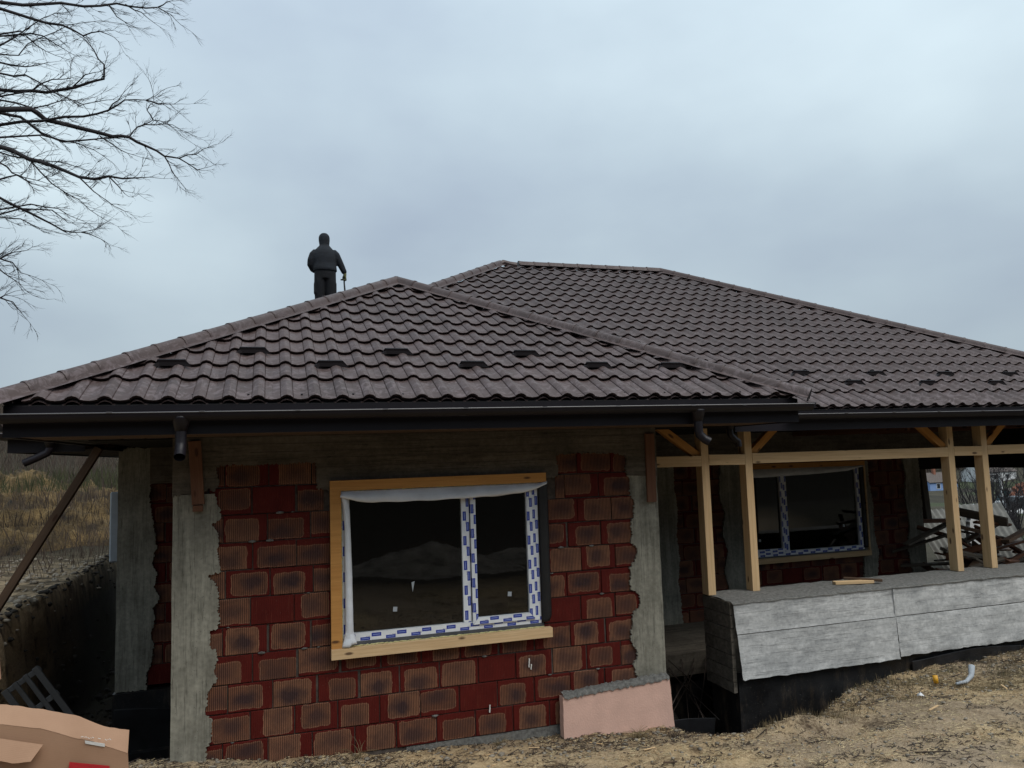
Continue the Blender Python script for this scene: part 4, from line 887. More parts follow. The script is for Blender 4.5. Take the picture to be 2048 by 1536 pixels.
# ------------------------------------------------------------------ bare tree reaching in from the left
LIMBS = {
    'A': [(-4.27,14.0,8.64),(-3.88,14.22,8.79),(-3.69,14.32,8.67),(-3.17,14.58,8.67),(-2.74,14.79,8.66),(-2.49,14.9,8.72),(-2.23,15.02,8.63),(-1.93,15.15,8.51),(-1.69,15.25,8.53),(-1.4,15.37,8.68),(-1.15,15.47,8.9)],
    'A2': [(-2.49,14.9,8.72),(-2.37,14.96,8.95),(-2.12,15.07,9.16),(-1.9,15.17,9.17),(-1.69,15.25,9.02),(-1.58,15.3,8.95)],
    'A3': [(-2.12,15.07,9.16),(-2.22,15.03,9.32),(-2.11,15.08,9.51),(-2.17,15.05,9.86)],
    'A4': [(-1.93,15.15,8.51),(-1.79,15.21,8.22),(-1.65,15.27,8.05)],
    'A5': [(-1.69,15.25,8.53),(-1.37,15.39,8.38),(-1.22,15.44,8.46)],
    'A6': [(-2.37,14.96,8.95),(-2.1,15.08,9.07),(-1.8,15.21,9.16),(-1.53,15.32,9.07)],
    'B': [(-4.07,13.4,7.78),(-3.61,13.2,7.54),(-3.22,13.02,7.39),(-2.84,12.85,7.19),(-2.39,12.64,7.16),(-2.02,12.47,7.1),(-1.77,12.35,7.09)],
    'B2': [(-2.84,12.85,7.19),(-2.61,12.74,6.94),(-2.29,12.6,6.68)],
    'B3': [(-3.61,13.2,7.54),(-3.25,13.04,7.12),(-2.83,12.85,6.83),(-2.51,12.7,6.54)],
    'B4': [(-2.39,12.64,7.16),(-2.14,12.52,6.86)],
    'B5': [(-4.07,13.4,7.69),(-3.67,13.22,7.56),(-3.09,12.96,7.44),(-2.62,12.74,7.23)],
    'C': [(-4.38,14.5,7.31),(-4.11,14.65,7.19),(-3.83,14.79,7.07),(-3.54,14.94,6.93),(-3.27,15.07,6.95),(-3.0,15.2,7.1)],
    'C2': [(-4.37,14.5,6.98),(-4.11,14.65,7.01),(-3.83,14.79,6.89),(-3.66,14.88,6.89)],
    'C3': [(-4.11,14.65,7.19),(-3.69,14.86,7.26),(-3.46,14.98,7.08),(-3.16,15.13,7.14)],
    'C4': [(-3.27,15.07,6.95),(-2.96,15.21,6.87)],
    'C5': [(-3.98,14.72,7.3),(-3.61,14.91,7.31),(-3.25,15.08,7.16)],
    'D': [(-4.55,14.9,9.38),(-4.01,14.68,9.32),(-3.48,14.46,9.3),(-3.06,14.29,9.38),(-2.78,14.17,9.43),(-2.78,14.17,9.69),(-2.96,14.24,9.97),(-3.11,14.3,10.17),(-3.4,14.42,10.43)],
    'D2': [(-3.3,14.39,9.34),(-3.1,14.3,9.53),(-2.85,14.2,9.57)],
    'D3': [(-4.01,14.68,9.32),(-3.66,14.54,9.5),(-3.34,14.4,9.49),(-3.35,14.4,9.74)],
    'E': [(-4.2,13.6,10.27),(-3.68,13.89,10.49),(-3.12,14.18,10.71),(-2.65,14.42,10.98),(-2.2,14.62,11.08),(-2.01,14.71,11.18),(-1.8,14.8,11.12),(-1.63,14.87,10.98)],
    'E2': [(-2.52,14.48,11.02),(-2.27,14.59,10.97),(-2.07,14.68,10.85)],
    'E3': [(-2.01,14.71,11.18),(-1.87,14.77,11.34),(-1.74,14.82,11.41)],
    'E4': [(-2.77,14.36,10.91),(-2.64,14.42,10.73),(-2.36,14.55,10.65)],
    'F': [(-4.5,14.6,10.71),(-3.96,14.38,10.48),(-3.43,14.16,10.31),(-3.08,14.02,10.09),(-2.8,13.9,10.14),(-2.56,13.8,10.01)],
    'F2': [(-3.96,14.38,10.21),(-3.6,14.24,10.03),(-3.32,14.12,9.82)],
    'F3': [(-4.13,14.45,10.27),(-3.85,14.34,9.98),(-3.54,14.21,9.78)],
    'G': [(-4.35,14.3,8.5),(-3.67,14.01,8.51),(-2.99,13.72,8.53),(-2.58,13.54,8.6),(-2.32,13.42,8.75),(-1.98,13.28,8.72),(-1.72,13.16,8.86)],
    'G2': [(-2.58,13.54,8.6),(-2.42,13.47,8.76),(-2.32,13.42,8.9)],
    'G3': [(-1.98,13.28,8.72),(-1.52,13.08,8.61)],
    'H': [(-4.16,13.7,8.05),(-3.66,13.99,8.26),(-3.16,14.25,8.27),(-2.95,14.36,8.22),(-2.77,14.44,8.12)],
    'K': [(-4.33,14.2,8.67),(-4.07,14.35,8.69),(-3.5,14.64,8.43),(-2.84,14.96,8.7),(-2.53,15.1,8.84)],
    'K2': [(-2.97,14.9,8.69),(-2.65,15.05,8.52),(-2.42,15.15,8.48)],
    'J': [(-4.67,15.2,10.34),(-4.44,15.32,10.63),(-4.1,15.49,11.1),(-3.7,15.68,11.4)],
    'J2': [(-4.66,15.2,10.18),(-4.41,15.33,10.26),(-4.09,15.49,10.74),(-3.69,15.68,11.15),(-3.21,15.9,11.43),(-2.65,16.13,11.51)],
    'L': [(-4.01,13.1,8.84),(-3.62,12.92,8.77),(-3.2,12.74,8.46),(-2.73,12.52,8.21),(-2.36,12.34,8.24)],
    'M': [(-4.43,14.5,9.02),(-3.99,14.73,9.03),(-3.59,14.94,9.32),(-3.2,15.13,9.49)],
    'N': [(-4.54,15.0,7.8),(-4.32,15.12,7.94),(-4.12,15.22,7.84),(-3.83,15.36,7.84)],
    'O': [(-3.94,13.0,7.38),(-3.75,12.91,7.2),(-3.3,12.71,7.03)],
    'P': [(-4.38,14.3,9.59),(-4.06,14.48,9.65),(-3.76,14.64,9.85)],
    'I': [(-4.33,13.32,6.0),(-4.05,13.5,6.02),(-3.91,13.59,5.99),(-3.8,13.65,5.84),(-3.63,13.75,5.8)],
    'I2': [(-4.19,13.41,6.01),(-4.0,13.53,5.8),(-3.82,13.63,5.67),(-3.72,13.69,5.55)],
    'I3': [(-4.05,13.5,6.02),(-3.91,13.59,6.15),(-3.74,13.69,6.22)],
    'Q': [(-4.28,12.98,5.38),(-3.94,13.2,5.34),(-3.8,13.29,5.3),(-3.7,13.35,5.15)],
    'Q2': [(-3.94,13.2,5.34),(-3.85,13.26,5.42)],
}

tree = empty('bare_tree', (-8.2, 14.2, gzf(-8.2, 14.2)), 'bare leafless tree whose dark branches reach in over the upper left corner', 'tree')
tz = gzf(-8.2, 14.2)
V, F = tube([(-8.2, 14.2, tz-.3), (-8.15, 14.2, 2.5), (-8.3, 14.1, 5), (-8.1, 14.2, 8), (-8.2, 14.3, 11), (-8.4, 14.2, 14)], [.38, .30, .26, .20, .13, .05], 12); mesh_obj('trunk', V, F, M['bark'], tree, True)
tr_ = random.Random(21)
def twig(acc, p, d, ln, r, depth):
    n = 3 if depth > 0 else 2; pts = [p]; dd = d.copy(); 
    for i in range(n):
        dd = (dd+Vector((tr_.uniform(-.28, .28), tr_.uniform(-.28, .28), tr_.uniform(-.22, .26)))).normalized(); pts.append(pts[-1]+dd*ln/n)
    V, F = tube(pts, [r*(1-.62*i/n) for i in range(n+1)], 4 if r > .006 else 3, False); acc.add(V, F)
    if depth > 0:
        for k in range(tr_.choice((2, 3, 3, 4))):
            i = tr_.randint(1, n); q = pts[i]; e_ = Vector((tr_.uniform(-.5, .8), tr_.uniform(-.9, .9), tr_.uniform(-.75, .75))); nd = (dd+e_*.75).normalized()
            twig(acc, q, nd, ln*tr_.uniform(.5, .78), r*.62, depth-1)
grp = {}
for k in LIMBS: grp.setdefault(k[0], []).append(k)
for g0, ks in grp.items():
    acc = Acc(); tw = Acc()
    for k in ks:
        pts = [Vector(p) for p in LIMBS[k]]; main = len(k) == 1
        # wander between the control points
        q = [pts[0]]
        for a, b in zip(pts, pts[1:]):
            m = a.lerp(b, .5); l = (b-a).length; q += [m+Vector((tr_.uniform(-.05, .05), tr_.uniform(-.08, .08), tr_.uniform(-.05, .05)))*l*1.2, b]
        pts = q; r0_ = {'A': .048, 'B': .042, 'K': .03, 'D': .032, 'F': .028, 'E': .028, 'C': .028, 'G': .026}.get(k[0], .017) if main else .013
        rads = [max(.0042, r0_*(1-i/len(pts))**.9) for i in range(len(pts))]
        if main or LIMBS[k][0][0] < -3.95:
            p0 = pts[0]; base = Vector((-8.15, 14.2, max(1.8, p0.z-2.6+.1*(p0.z-6)))); ext = [base]+[base.lerp(p0, q_)+Vector((-.5*q_*(1-q_), tr_.uniform(-.12, .12), .9*q_*(1-q_)+tr_.uniform(-.10, .10))) for q_ in (.18, .36, .52, .68, .84)]
            pts = ext+pts; rads = [min(.12, r0_*2.2)*(1-.09*q_) for q_ in range(6)]+rads
        V, F = tube(pts, rads, 6); acc.add(V, F)
        for i in range(2 if (main or LIMBS[k][0][0] < -3.95) else 0, len(pts)-1):
            a, b = pts[i], pts[i+1]; l = (b-a).length; d = (b-a).normalized()
            for j in range(max(1, int(l/.080))):
                t = tr_.random(); p = a.lerp(b, t); sgn = 1 if tr_.random() < .5 else -1
                e_ = Vector((tr_.uniform(-.2, .8), tr_.uniform(-.8, .8), sgn*tr_.uniform(.4, 1.3))); r = rads[min(i, len(rads)-1)]
                twig(tw, p, (d*1.0+e_*.75).normalized(), tr_.uniform(.12, .30), min(.0058, r*.62), 2 if tr_.random() < .75 else 1)
        d = (pts[-1]-pts[-2]).normalized(); twig(tw, pts[-1], d, .3, .005, 2)
    acc.build('branch', M['bark'], tree, True); tag(tw.build('twigs', M['bark'], tree), kind='stuff')

# ------------------------------------------------------------------ things round the house
# pink insulation board with cement on its top
pk = empty('insulation_board', (3.33, 7.36, gzf(3.33, 7.36)), 'pink foam board with grey cement along its top edge leaning on the brick wall', 'board')
def pkp(x, t, z): return (x, 7.365+t+.05*z, z)
P4 = [(2.735, -.25), (3.965, -.25), (3.925, .365), (2.74, .30)]
slab('foam_panel', jag(P4, .0025, .04, seed=9), 7.375, 7.478, M['pink'], pk)
ac = Acc(); rr = random.Random(8); n = 60
for j, (yy, dz) in enumerate(((7.362, -.012), (7.366, .012), (7.40, .030), (7.44, .034), (7.475, .03))):
    for i in range(n+1):
        x = 2.75+1.17*i/n; ac.V.append((x, yy+rr.uniform(-.004, .004), .30+.065*i/n+dz+rr.uniform(-.012, .012)))
for j in range(4):
    for i in range(n): a = j*(n+1)+i; ac.F.append((a, a+1, a+n+2, a+n+1))
ac.build('cement_smear', M['cement'], pk, True)
# board left against the far wall, diagonal prop, pallet
o = box('insulation_sheet', -2.26, -2.13, 12.45, 12.52, 1.36, 2.37, M['board'], None, .02); tag(o, 'pale grey blue sheet standing behind the left corner pillar', 'sheet')
o = plank('wooden_prop', (-2.86, 9.0, .95), (-1.74, 9.0, 2.93), .10, .075, M['oldwood']); tag(o, 'long brown timber prop leaning diagonally under the left eave', 'timber prop')
pal = empty('pallet', (-2.2, 8.5, .4), 'dark slatted pallet leaning in the trench behind the cardboard box', 'pallet')
pa, pb = Vector((-2.42, 8.55, .66)), Vector((-2.19, 8.62, .83)); dn = Vector((.56, -.05, -.83)).normalized()
for i in range(4):
    a = pa.lerp(pb, i/3); plank('slat', a, a+dn*.95, .03, .055 if i in (0, 3) else .04, M['palletm'], pal, side=(0, 1, 0))
for t in (.03, .32, .62, .9): plank('crossbar', pa+dn*t+Vector((-.02, .02, -.01)), pb+dn*t+Vector((.03, .02, .01)), .035, .05, M['palletm'], pal, side=(0, 1, 0))
# cardboard box in the near corner
cb = empty('cardboard_box', (-1.2, 4.9, gzf(-1.2, 4.9)), 'flattened brown cardboard box with red print and white label in the near left corner', 'cardboard box')
k_ = 3.6*1.28
def cp(x, z, y=k_, s=1.28): return (x*s, y, (z-2.7)*s+2.7)
top = [(-1.30, 1.81), (-1.031, 1.778), (-.901, 1.744), (-.767, 1.702), (-.675, 1.649), (-.605, 1.626), (-.573, 1.620)]
cre = [(-1.30, 1.75), (-1.03, 1.715), (-.882, 1.680), (-.765, 1.628), (-.711, 1.612), (-.64, 1.575), (-.570, 1.541)]
bot = [(-1.30, 1.30), (-1.031, 1.25), (-.90, 1.25), (-.767, 1.22), (-.70, 1.20), (-.64, 1.19), (-.552, 1.18)]
def interp_row(row, n=40, seed=1, amp=0.):
    rr = random.Random(seed); xs = np.linspace(row[0][0], row[-1][0], n); return [(x, float(np.interp(x, [a for a, b in row], [b for a, b in row]))+rr.uniform(-amp, amp)) for x in xs]
R_ = [interp_row(top, 40, 1, .0015), interp_row(cre, 40, 2, .001), interp_row(bot, 40, 3)]
def sheet(name, ra, rb, ya, yb, mat, m=6):
    V = []; n = len(ra)
    for j in range(m+1):
        t = j/m
        for i in range(n): x = ra[i][0]*(1-t)+rb[i][0]*t; z = ra[i][1]*(1-t)+rb[i][1]*t; V.append(cp(x, z, (ya+(yb-ya)*t)))
    F = [(j*n+i, (j+1)*n+i, (j+1)*n+i+1, j*n+i+1) for j in range(m) for i in range(n-1)]
    o = mesh_obj(name, V, F, mat, cb, False); s = o.modifiers.new('t', 'SOLIDIFY'); s.thickness = .006; s.offset = 0; return o
sheet('upper_panel', R_[0], R_[1], k_+.05, k_-.01, M['card']); sheet('front_panel', R_[1], R_[2], k_-.008, k_+.03, M['card'])
fl = [(-1.30, 1.68), (-1.031, 1.669), (-.95, 1.645), (-.872, 1.622)]; fb = [(-1.30, 1.62), (-1.031, 1.600), (-.96, 1.575), (-.905, 1.575)]
sheet('folded_flap', interp_row(fl, 20, 5), interp_row(fb, 20, 6, .001), k_-.03, k_-.075, M['card'], 4)
def decal(name, pts, mat, d=.0135):
    V = [cp(x, z, k_-d+(.03 if False else 0)) for x, z in pts]+[cp(x, z, k_-d+.001) for x, z in pts]; n = len(pts)
    mesh_obj(name, V, [tuple(range(n)), tuple(range(n, 2*n))[::-1]]+[(i, (i+1) % n, (i+1) % n+n, i+n) for i in range(n)], mat, cb)
decal('red_print', [(-.79, 1.44), (-.781, 1.539), (-.636, 1.503), (-.63, 1.40)], M['red'])
decal('white_label', [(-.725, 1.603), (-.654, 1.580), (-.654, 1.593), (-.727, 1.615)], M['label'], .016)
sc_ = Acc(); rr = random.Random(3)
for i in range(9):
    x = -.742+i*.0125; z = 1.629-.0031*i; V, F = tube([cp(x, z+rr.uniform(0, .004), k_-.014), cp(x+.006, z+rr.uniform(-.004, .006), k_-.014), cp(x+.010, z, k_-.014)], .0013, 4)
    if i not in (4, 6): sc_.add(V, F)
sc_.build('white_scribble', M['label'], cb)
cf = slab('cardboard_sheet', [(-2.7, .2), (-2.7, 1.70), (-2.0, 1.60), (-1.762, 1.545), (-1.742, 1.326), (-1.95, 1.30), (-2.02, .2)], 6.08, 6.088, M['card'], None)
tag(cf, 'torn sheet of brown cardboard standing upright at the left edge behind the box', 'cardboard sheet')
# wood offcuts on the parapet
tag(plank('wood_offcut', (6.55, 7.98, 1.035), (7.02, 7.86, 1.035), .09, .035, M['pine']), 'pale wooden offcut lying flat on the parapet top below the porch window', 'wood offcut')
tag(plank('wood_offcut', (6.78, 8.08, 1.06), (7.10, 7.78, 1.05), .05, .03, M['oldwood']), 'darker wooden offcut lying across the pale one on the parapet', 'wood offcut')
# lumber heap on the porch
lr = random.Random(12); heap = 'boards in the heap on the porch'
def heapz(x, y): return .1+1.45*max(0, 1-((x-10.75)/1.9)**2)*max(0, 1-((y-9.7)/1.6)**2)
for i in range(120):
    x = lr.uniform(10.2, 12.4); y = lr.uniform(8.75, 10.6); z = .06+lr.random()*.9*heapz(x, y)+.10; a = lr.uniform(0, math.pi); t = lr.uniform(-.45, .45); l = lr.uniform(.5, 1.3)
    d = Vector((math.cos(a)*math.cos(t), math.sin(a)*math.cos(t)*.6, math.sin(t)))*l/2; c = Vector((x, y, z))
    o = plank('scrap_board', c-d, c+d, lr.uniform(.06, .14), lr.uniform(.02, .05), M[lr.choice(['oldwood', 'redwood', 'oldwood', 'greywood', 'redwood'])], side=(lr.uniform(-.5, .5), 1, lr.uniform(-.5, .5)))
    tag(o, 'rough brown board in the tangled heap behind the right porch posts', 'board', heap)
# corrugated cement sheets beyond the porch
def corr(x, y, z, ang, tilt, w=1.1, h=1.7, lbl=''):
    n = 66; V = []; F = []
    for s_ in (0, 1):
        for j in (0, 1):
            for i in range(n+1): V.append(((i/n-.5)*w, .022*math.sin(i/n*w/.15*2*math.pi)+.007*s_, j*h))
    k = n+1
    for i in range(n): F += [(i, i+1, k+i+1, k+i), (2*k+i+1, 2*k+i, 3*k+i, 3*k+i+1), (k+i, k+i+1, 3*k+i+1, 3*k+i), (i+1, i, 2*k+i, 2*k+i+1)]
    o = mesh_obj('corrugated_sheet', V, F, M['asb'], None, True, (x, y, z), (math.radians(-tilt), 0, math.radians(ang))); return tag(o, lbl, 'corrugated sheet', 'corrugated sheets leaning beyond the porch')
corr(13.95, 12.5, -.35, -4, 38, 1.25, 2.0, 'weathered grey corrugated sheet leaning beyond the porch, left of the pair'); corr(15.25, 12.8, -.35, -12, 36, 1.3, 2.0, 'weathered grey corrugated sheet at the right edge beyond the porch')
o = slab('plaster_chunk', jag([(13.40, .55), (13.75, .62), (13.75, .9), (13.62, 1.15), (13.42, 1.2), (13.35, .9)], .03, .05, seed=3), 12.2, 12.3, M['whitewall'], None); tag(o, 'broken white plaster slab standing beside the corrugated sheets', 'plaster slab')
# ------------------------------------------------------------------ beyond: village on the right
def house_far(x, y, w, d, h, rh, wall, rf, lbl, ang=0., wins=(), name='village_house'):
    z = gzf(x, y)-.6; r = empty(name, (x, y, z), lbl, 'house')
    def q(a, b, c): return (x+a, y+b, z+c)
    mesh_obj('wall', [q(*v) for v in boxv(-w/2, w/2, -d/2, d/2, 0, h)]+[q(-w/2, 0, h+rh), q(w/2, 0, h+rh)], BOXF[:1]+BOXF[2:]+[(4, 7, 8), (5, 9, 6)], wall, r)
    V = [q(-w/2-.3, -d/2-.3, h-.15), q(w/2+.3, -d/2-.3, h-.15), q(w/2+.3, 0, h+rh+.05), q(-w/2-.3, 0, h+rh+.05), q(w/2+.3, d/2+.3, h-.15), q(-w/2-.3, d/2+.3, h-.15)]
    o = mesh_obj('roof', V, [(0, 1, 2, 3), (3, 2, 4, 5)], rf, r); s = o.modifiers.new('t', 'SOLIDIFY'); s.thickness = .15
    box('chimney', x-.3, x+.3, y-.3-.4, y+.3-.4, z+h+rh*.3, z+h+rh+.9, M['redbrick'], r)
    for wx, wz in wins:
        fr = box('window', x+wx-.55, x+wx+.55, y-d/2-.05, y-d/2+.05, z+wz-.6, z+wz+.6, M['whitewall'], r); box('pane', x+wx-.42, x+wx+.42, y-d/2-.08, y-d/2-.055, z+wz-.48, z+wz+.48, M['cglass'], fr)
house_far(146, 142, 8, 6, 2.6, 1.9, M['blue'], M['rooftile'], 'small light blue house with grey roof far beyond the porch opening', wins=((-1.6, 1.6), (1.5, 1.6)))
house_far(172, 150, 10, 7, 3, 2.4, M['whitewall'], M['rooftile'], 'white village house with grey roof right of the light blue house', wins=((-2, 1.7), (2, 1.7)))
house_far(112, 92, 6, 4, 2.2, .9, M['teal'], M['rooftile'], 'low teal shed between the two right porch posts', name='shed', wins=())
# rubble, white wall and car
zc = gzf(84, 70)
def car(x, y, z, lbl):
    c = empty('parked_car', (x, y, z), lbl, 'car'); pr_ = [(-2.1, .35), (-2.15, .75), (-1.9, .95), (-1.2, 1.0), (-.6, 1.42), (.9, 1.45), (1.6, 1.05), (2.1, .95), (2.15, .4)]
    n = len(pr_); V = [(x+a, y-.85, z+b) for a, b in pr_]+[(x+a, y+.85, z+b) for a, b in pr_]; mesh_obj('body', V, [tuple(range(n)), tuple(range(n, 2*n))[::-1]]+[((i+1) % n, i, i+n, (i+1) % n+n) for i in range(n)], M['carp'], c)
    box('side_window', x-.55, x+.85, y-.87, y-.855, z+1.02, z+1.36, M['cglass'], c)
    for wx in (-1.35, 1.35):
        for wy in (-.86, .86):
            V, F = tube([(x+wx, y+wy-.09, z+.33), (x+wx, y+wy+.09, z+.33)], .33, 18); w_ = mesh_obj('wheel', V, F, M['tyre'], c); V, F = tube([(x+wx, y+wy-.1, z+.33), (x+wx, y+wy+.1, z+.33)], .19, 12); mesh_obj('rim', V, F, M['rim'], w_)
    for s_ in (-1, 1): box('headlight', x-2.17, x-2.10, y+s_*.6-.15, y+s_*.6+.15, z+.6, z+.75, M['whitewall'], c)
car(60.2, 50, gzf(60.2, 50), 'dark parked car far off at the right edge beyond the porch')
def rubble(name, cx, cy, r, h, n, mats, lbl, cat, sz=.25):
    ac = Acc(); rr = random.Random(int(cx)); z0 = gzf(cx, cy)
    for i in range(n):
        a = rr.uniform(0, 6.28); q = math.sqrt(rr.random()); x = cx+r*q*math.cos(a); y = cy+r*q*math.sin(a)*.6; z = z0+h*(1-q)*rr.uniform(.4, 1); s_ = sz*rr.uniform(.5, 1.3)
        R_m = Matrix.Rotation(rr.uniform(0, 3), 3, Vector((rr.random(), rr.random(), rr.random()+.1)).normalized())
        ac.add([Vector((x, y, z))+R_m @ Vector(v) for v in boxv(-s_, s_, -s_*.6, s_*.6, -s_*.45, s_*.45)], BOXF)
    return tag(ac.build(name, mats, None), lbl, cat, kind='stuff')
rubble('brick_rubble', 67, 55, 3.4, 2.6, 260, M['redbrick'], 'heap of old red bricks at the right edge behind the car', 'brick heap')
rubble('white_rubble', 59.0, 50.5, 2.4, .9, 200, M['whitewall'], 'heap of white rubble beside the parked car', 'rubble heap', .3)
tag(box('garden_wall', 58, 64.5, 53, 53.3, gzf(57, 53)-.3, gzf(57, 53)+.8, M['whitewall']), 'low white garden wall behind the parked car', 'wall')
tag(box('utility_pole', 93.8, 94.1, 80, 80.3, gzf(94, 80)-.5, gzf(94, 80)+4.2, M['whitewall']), 'thin white post standing left of the right porch posts far away', 'post')
def bush(x, y, h, lbl, seed, spread=.6, n=26, name='bare_bush', mat='bark', r=.012, cat='bush', group='bare bushes beyond the porch'):
    z = gzf(x, y); e0 = empty(name, (x, y, z), lbl, cat, group); ac = Acc(); tw = Acc(); global tr_; tr_ = random.Random(seed)
    for i in range(n):
        a = tr_.uniform(0, 6.28); s_ = tr_.uniform(0, spread); d = Vector((math.cos(a)*s_, math.sin(a)*s_, 1)).normalized(); p = Vector((x, y, z-.1)); pts = [p]
        for k in range(5): d = (d+Vector((tr_.uniform(-.16, .16), tr_.uniform(-.16, .16), 0))).normalized(); pts.append(pts[-1]+d*h/5*tr_.uniform(.7, 1.1))
        V, F = tube(pts, [r*h*(1-.7*k/5) for k in range(6)], 4, False); ac.add(V, F)
        for k in range(2, 6):
            for _ in range(2): twig(tw, pts[k], (d+Vector((tr_.uniform(-.7, .7), tr_.uniform(-.7, .7), tr_.uniform(-.1, .5)))).normalized(), h*.16, r*h*.3, 1)
    ac.build('stem', M[mat], e0); tag(tw.build('twigs', M[mat], e0), kind='stuff')
for i, (x, y, h) in enumerate(((17.2, 14.2, 1.5), (19.5, 16.5, 2.0), (21.8, 19.2, 2.4), (24, 18.5, 2.2), (33, 27.5, 3.0), (38, 34, 3.5), (48, 38, 4), (60, 52, 5))):
    bush(x, y, h, 'dark leafless bush in the yard beyond the porch posts', 50+i, n=12)
# far woodland on the valley slope and behind the photographer
def woodland(name, pts, hgt, n_, seed, lbl, w=.25):
    rr = random.Random(seed); ac = Acc()
    for i in range(n_):
        t = rr.random()*(len(pts)-1); a = int(t); x = pts[a][0]+(pts[a+1][0]-pts[a][0])*(t-a)+rr.uniform(-12, 12); y = pts[a][1]+(pts[a+1][1]-pts[a][1])*(t-a)+rr.uniform(-12, 12); z = gzf(x, y)-.3; h = hgt*rr.uniform(.5, 1.1)
        for k in range(5):
            dx, dy = rr.uniform(-.25, .25)*h, rr.uniform(-.25, .25)*h; c = (x+dx, y+dy, z+h*rr.uniform(.55, 1)); m = (x+dx*.3, y+dy*.3, z+h*.4); q = w*rr.uniform(.3, 1)
            ac.add([(x-q, y, z), (x+q, y, z), (m[0]+q*.6, m[1], m[2]), (m[0]-q*.6, m[1], m[2]), (c[0], c[1], c[2])], [(0, 1, 2, 3), (3, 2, 4)])
    return tag(ac.build(name, M['brush'], None), lbl, 'woodland', kind='stuff')
woodland('far_woodland', [(190, 175), (230, 200), (260, 170), (300, 150)], 12, 1500, 3, 'bare grey woodland on the far valley slope at the right')
woodland('far_woodland', [(160, 180), (185, 182), (205, 165), (215, 140)], 8, 600, 8, 'bare trees between the far village houses')
woodland('near_woodland', [(-60, -38), (-20, -42), (20, -42), (60, -40), (90, -20)], 11, 1800, 4, 'dark leafless woodland behind the photographer', .4)
# soil heaps
def mound(name, cx, cy, rx, ry, h, mat, lbl, seed=0, rough=.25, n=110, pw_=1.5):
    z0 = gzf(cx, cy); xs = np.linspace(-1.15, 1.15, n); X, Y_ = np.meshgrid(xs, xs); rr_ = np.hypot(X, Y_)
    x = cx+X*rx; y = cy+Y_*ry; nn_ = fbm(x+seed*10+100, y+100, 1.1/max(1, rx/3), 5, .6); f2 = fbm(x+seed*10+100, y+100, 5., 3, .6)
    prof_ = np.clip(1-(rr_*(1+.25*nn_))**pw_, -1, 1); Z = ground_z(x, y)-.15+h*np.maximum(prof_, -.1)*(1+rough*nn_)+.10*rough*f2*4*(prof_ > 0)
    i_ = np.arange(n*n).reshape(n, n); F = np.stack([i_[:-1, :-1], i_[:-1, 1:], i_[1:, 1:], i_[1:, :-1]], -1).reshape(-1, 4)
    o = fast_mesh(name, np.stack([x, y, Z], -1).reshape(-1, 3), F, M[mat], None, True); return tag(o, lbl, 'soil heap')
mound('soil_mound', -5.9, 21.5, 3.9, 3.2, 1.75, 'clay', 'yellow brown clay mound overgrown with weeds left behind the house', 1, .6)
mound('soil_mound', 3.0, -.35, 2.5, 1.9, .80, 'heap', 'dark earth heap just behind the photographer, mirrored in the front window', 2, .12, pw_=.95)
mound('soil_mound', 5.2, -1.6, 1.6, 1.3, .42, 'heap', 'lower dark earth heap behind the photographer, right of the larger one', 3, .12, pw_=1.0)
mound('soil_spoil', 4.45, 8.6, .55, .5, .75, 'soil', 'small heap of crumbled soil in the pit below the porch slab', 4, .3, 50)

# ------------------------------------------------------------------ litter, straw, stones, weeds
sr = np.random.RandomState(9)
def scatter_quads(name, n, xr, yr, lr_, wr_, mat, lbl, lift=.004, up=.15, cond=None, stand=False, h=None):
    x = sr.uniform(*xr, n); y = sr.uniform(*yr, n)
    if cond is not None: k = cond(x, y); x, y = x[k], y[k]
    n = len(x); z = ground_z(x, y)+lift; a = sr.uniform(0, 6.283, n); l = sr.uniform(*lr_, n); w = sr.uniform(*wr_, n)
    if stand:
        t = sr.uniform(.0, .5, n); b = sr.uniform(0, 6.283, n); dx, dy, dz = np.cos(b)*np.sin(t)*l, np.sin(b)*np.sin(t)*l, np.cos(t)*l; wx, wy = np.cos(a)*w, np.sin(a)*w*.5
        A = np.stack([x-wx, y-wy, z-.02], -1); B = np.stack([x+wx, y+wy, z-.02], -1); C_ = np.stack([x+dx*.6+wx*.6, y+dy*.6+wy*.6, z+dz*.6], -1); D_ = np.stack([x+dx, y+dy, z+dz*.95], -1)
    else:
        t = sr.uniform(-up, up*1.5, n); dx, dy, dz = np.cos(a)*l/2, np.sin(a)*l/2, np.sin(t)*l/2; wx, wy = -np.sin(a)*w/2, np.cos(a)*w/2
        zz = z+np.abs(dz); A = np.stack([x-dx-wx, y-dy-wy, zz-dz], -1); B = np.stack([x+dx-wx, y+dy-wy, zz+dz], -1); C_ = np.stack([x+dx+wx, y+dy+wy, zz+dz+.003], -1); D_ = np.stack([x-dx+wx, y-dy+wy, zz-dz+.003], -1)
    V = np.stack([A, B, C_, D_], 1).reshape(-1, 3); F = np.arange(4*n).reshape(n, 4)
    o = fast_mesh(name, V, F, M[mat]); return tag(o, lbl, None, kind='stuff')
NR = (-1.3, 9.4); fr_ = lambda x, y: (ground_z(x, y) > -.18)
patch = lambda s, t, o=0: (lambda x, y: (fbm(x+o+30, y+o+30, s, 3) > t) & fr_(x, y))
scatter_quads('straw_litter', 30000, NR, (3.6, 8), (.012, .05), (.002, .004), 'straw', 'pale straw and sawdust scattered over the sandy ground', cond=patch(1.1, -.15))
scatter_quads('wood_chips', 9000, NR, (3.6, 8), (.008, .022), (.005, .010), 'chip', 'pale wood chips on the sandy ground', cond=patch(1.6, -.05, 9))
scatter_quads('dark_litter', 20000, NR, (3.6, 8), (.015, .085), (.003, .009), 'twig', 'dark bark and twig litter on the sandy ground', cond=patch(2.4, .12, 4))
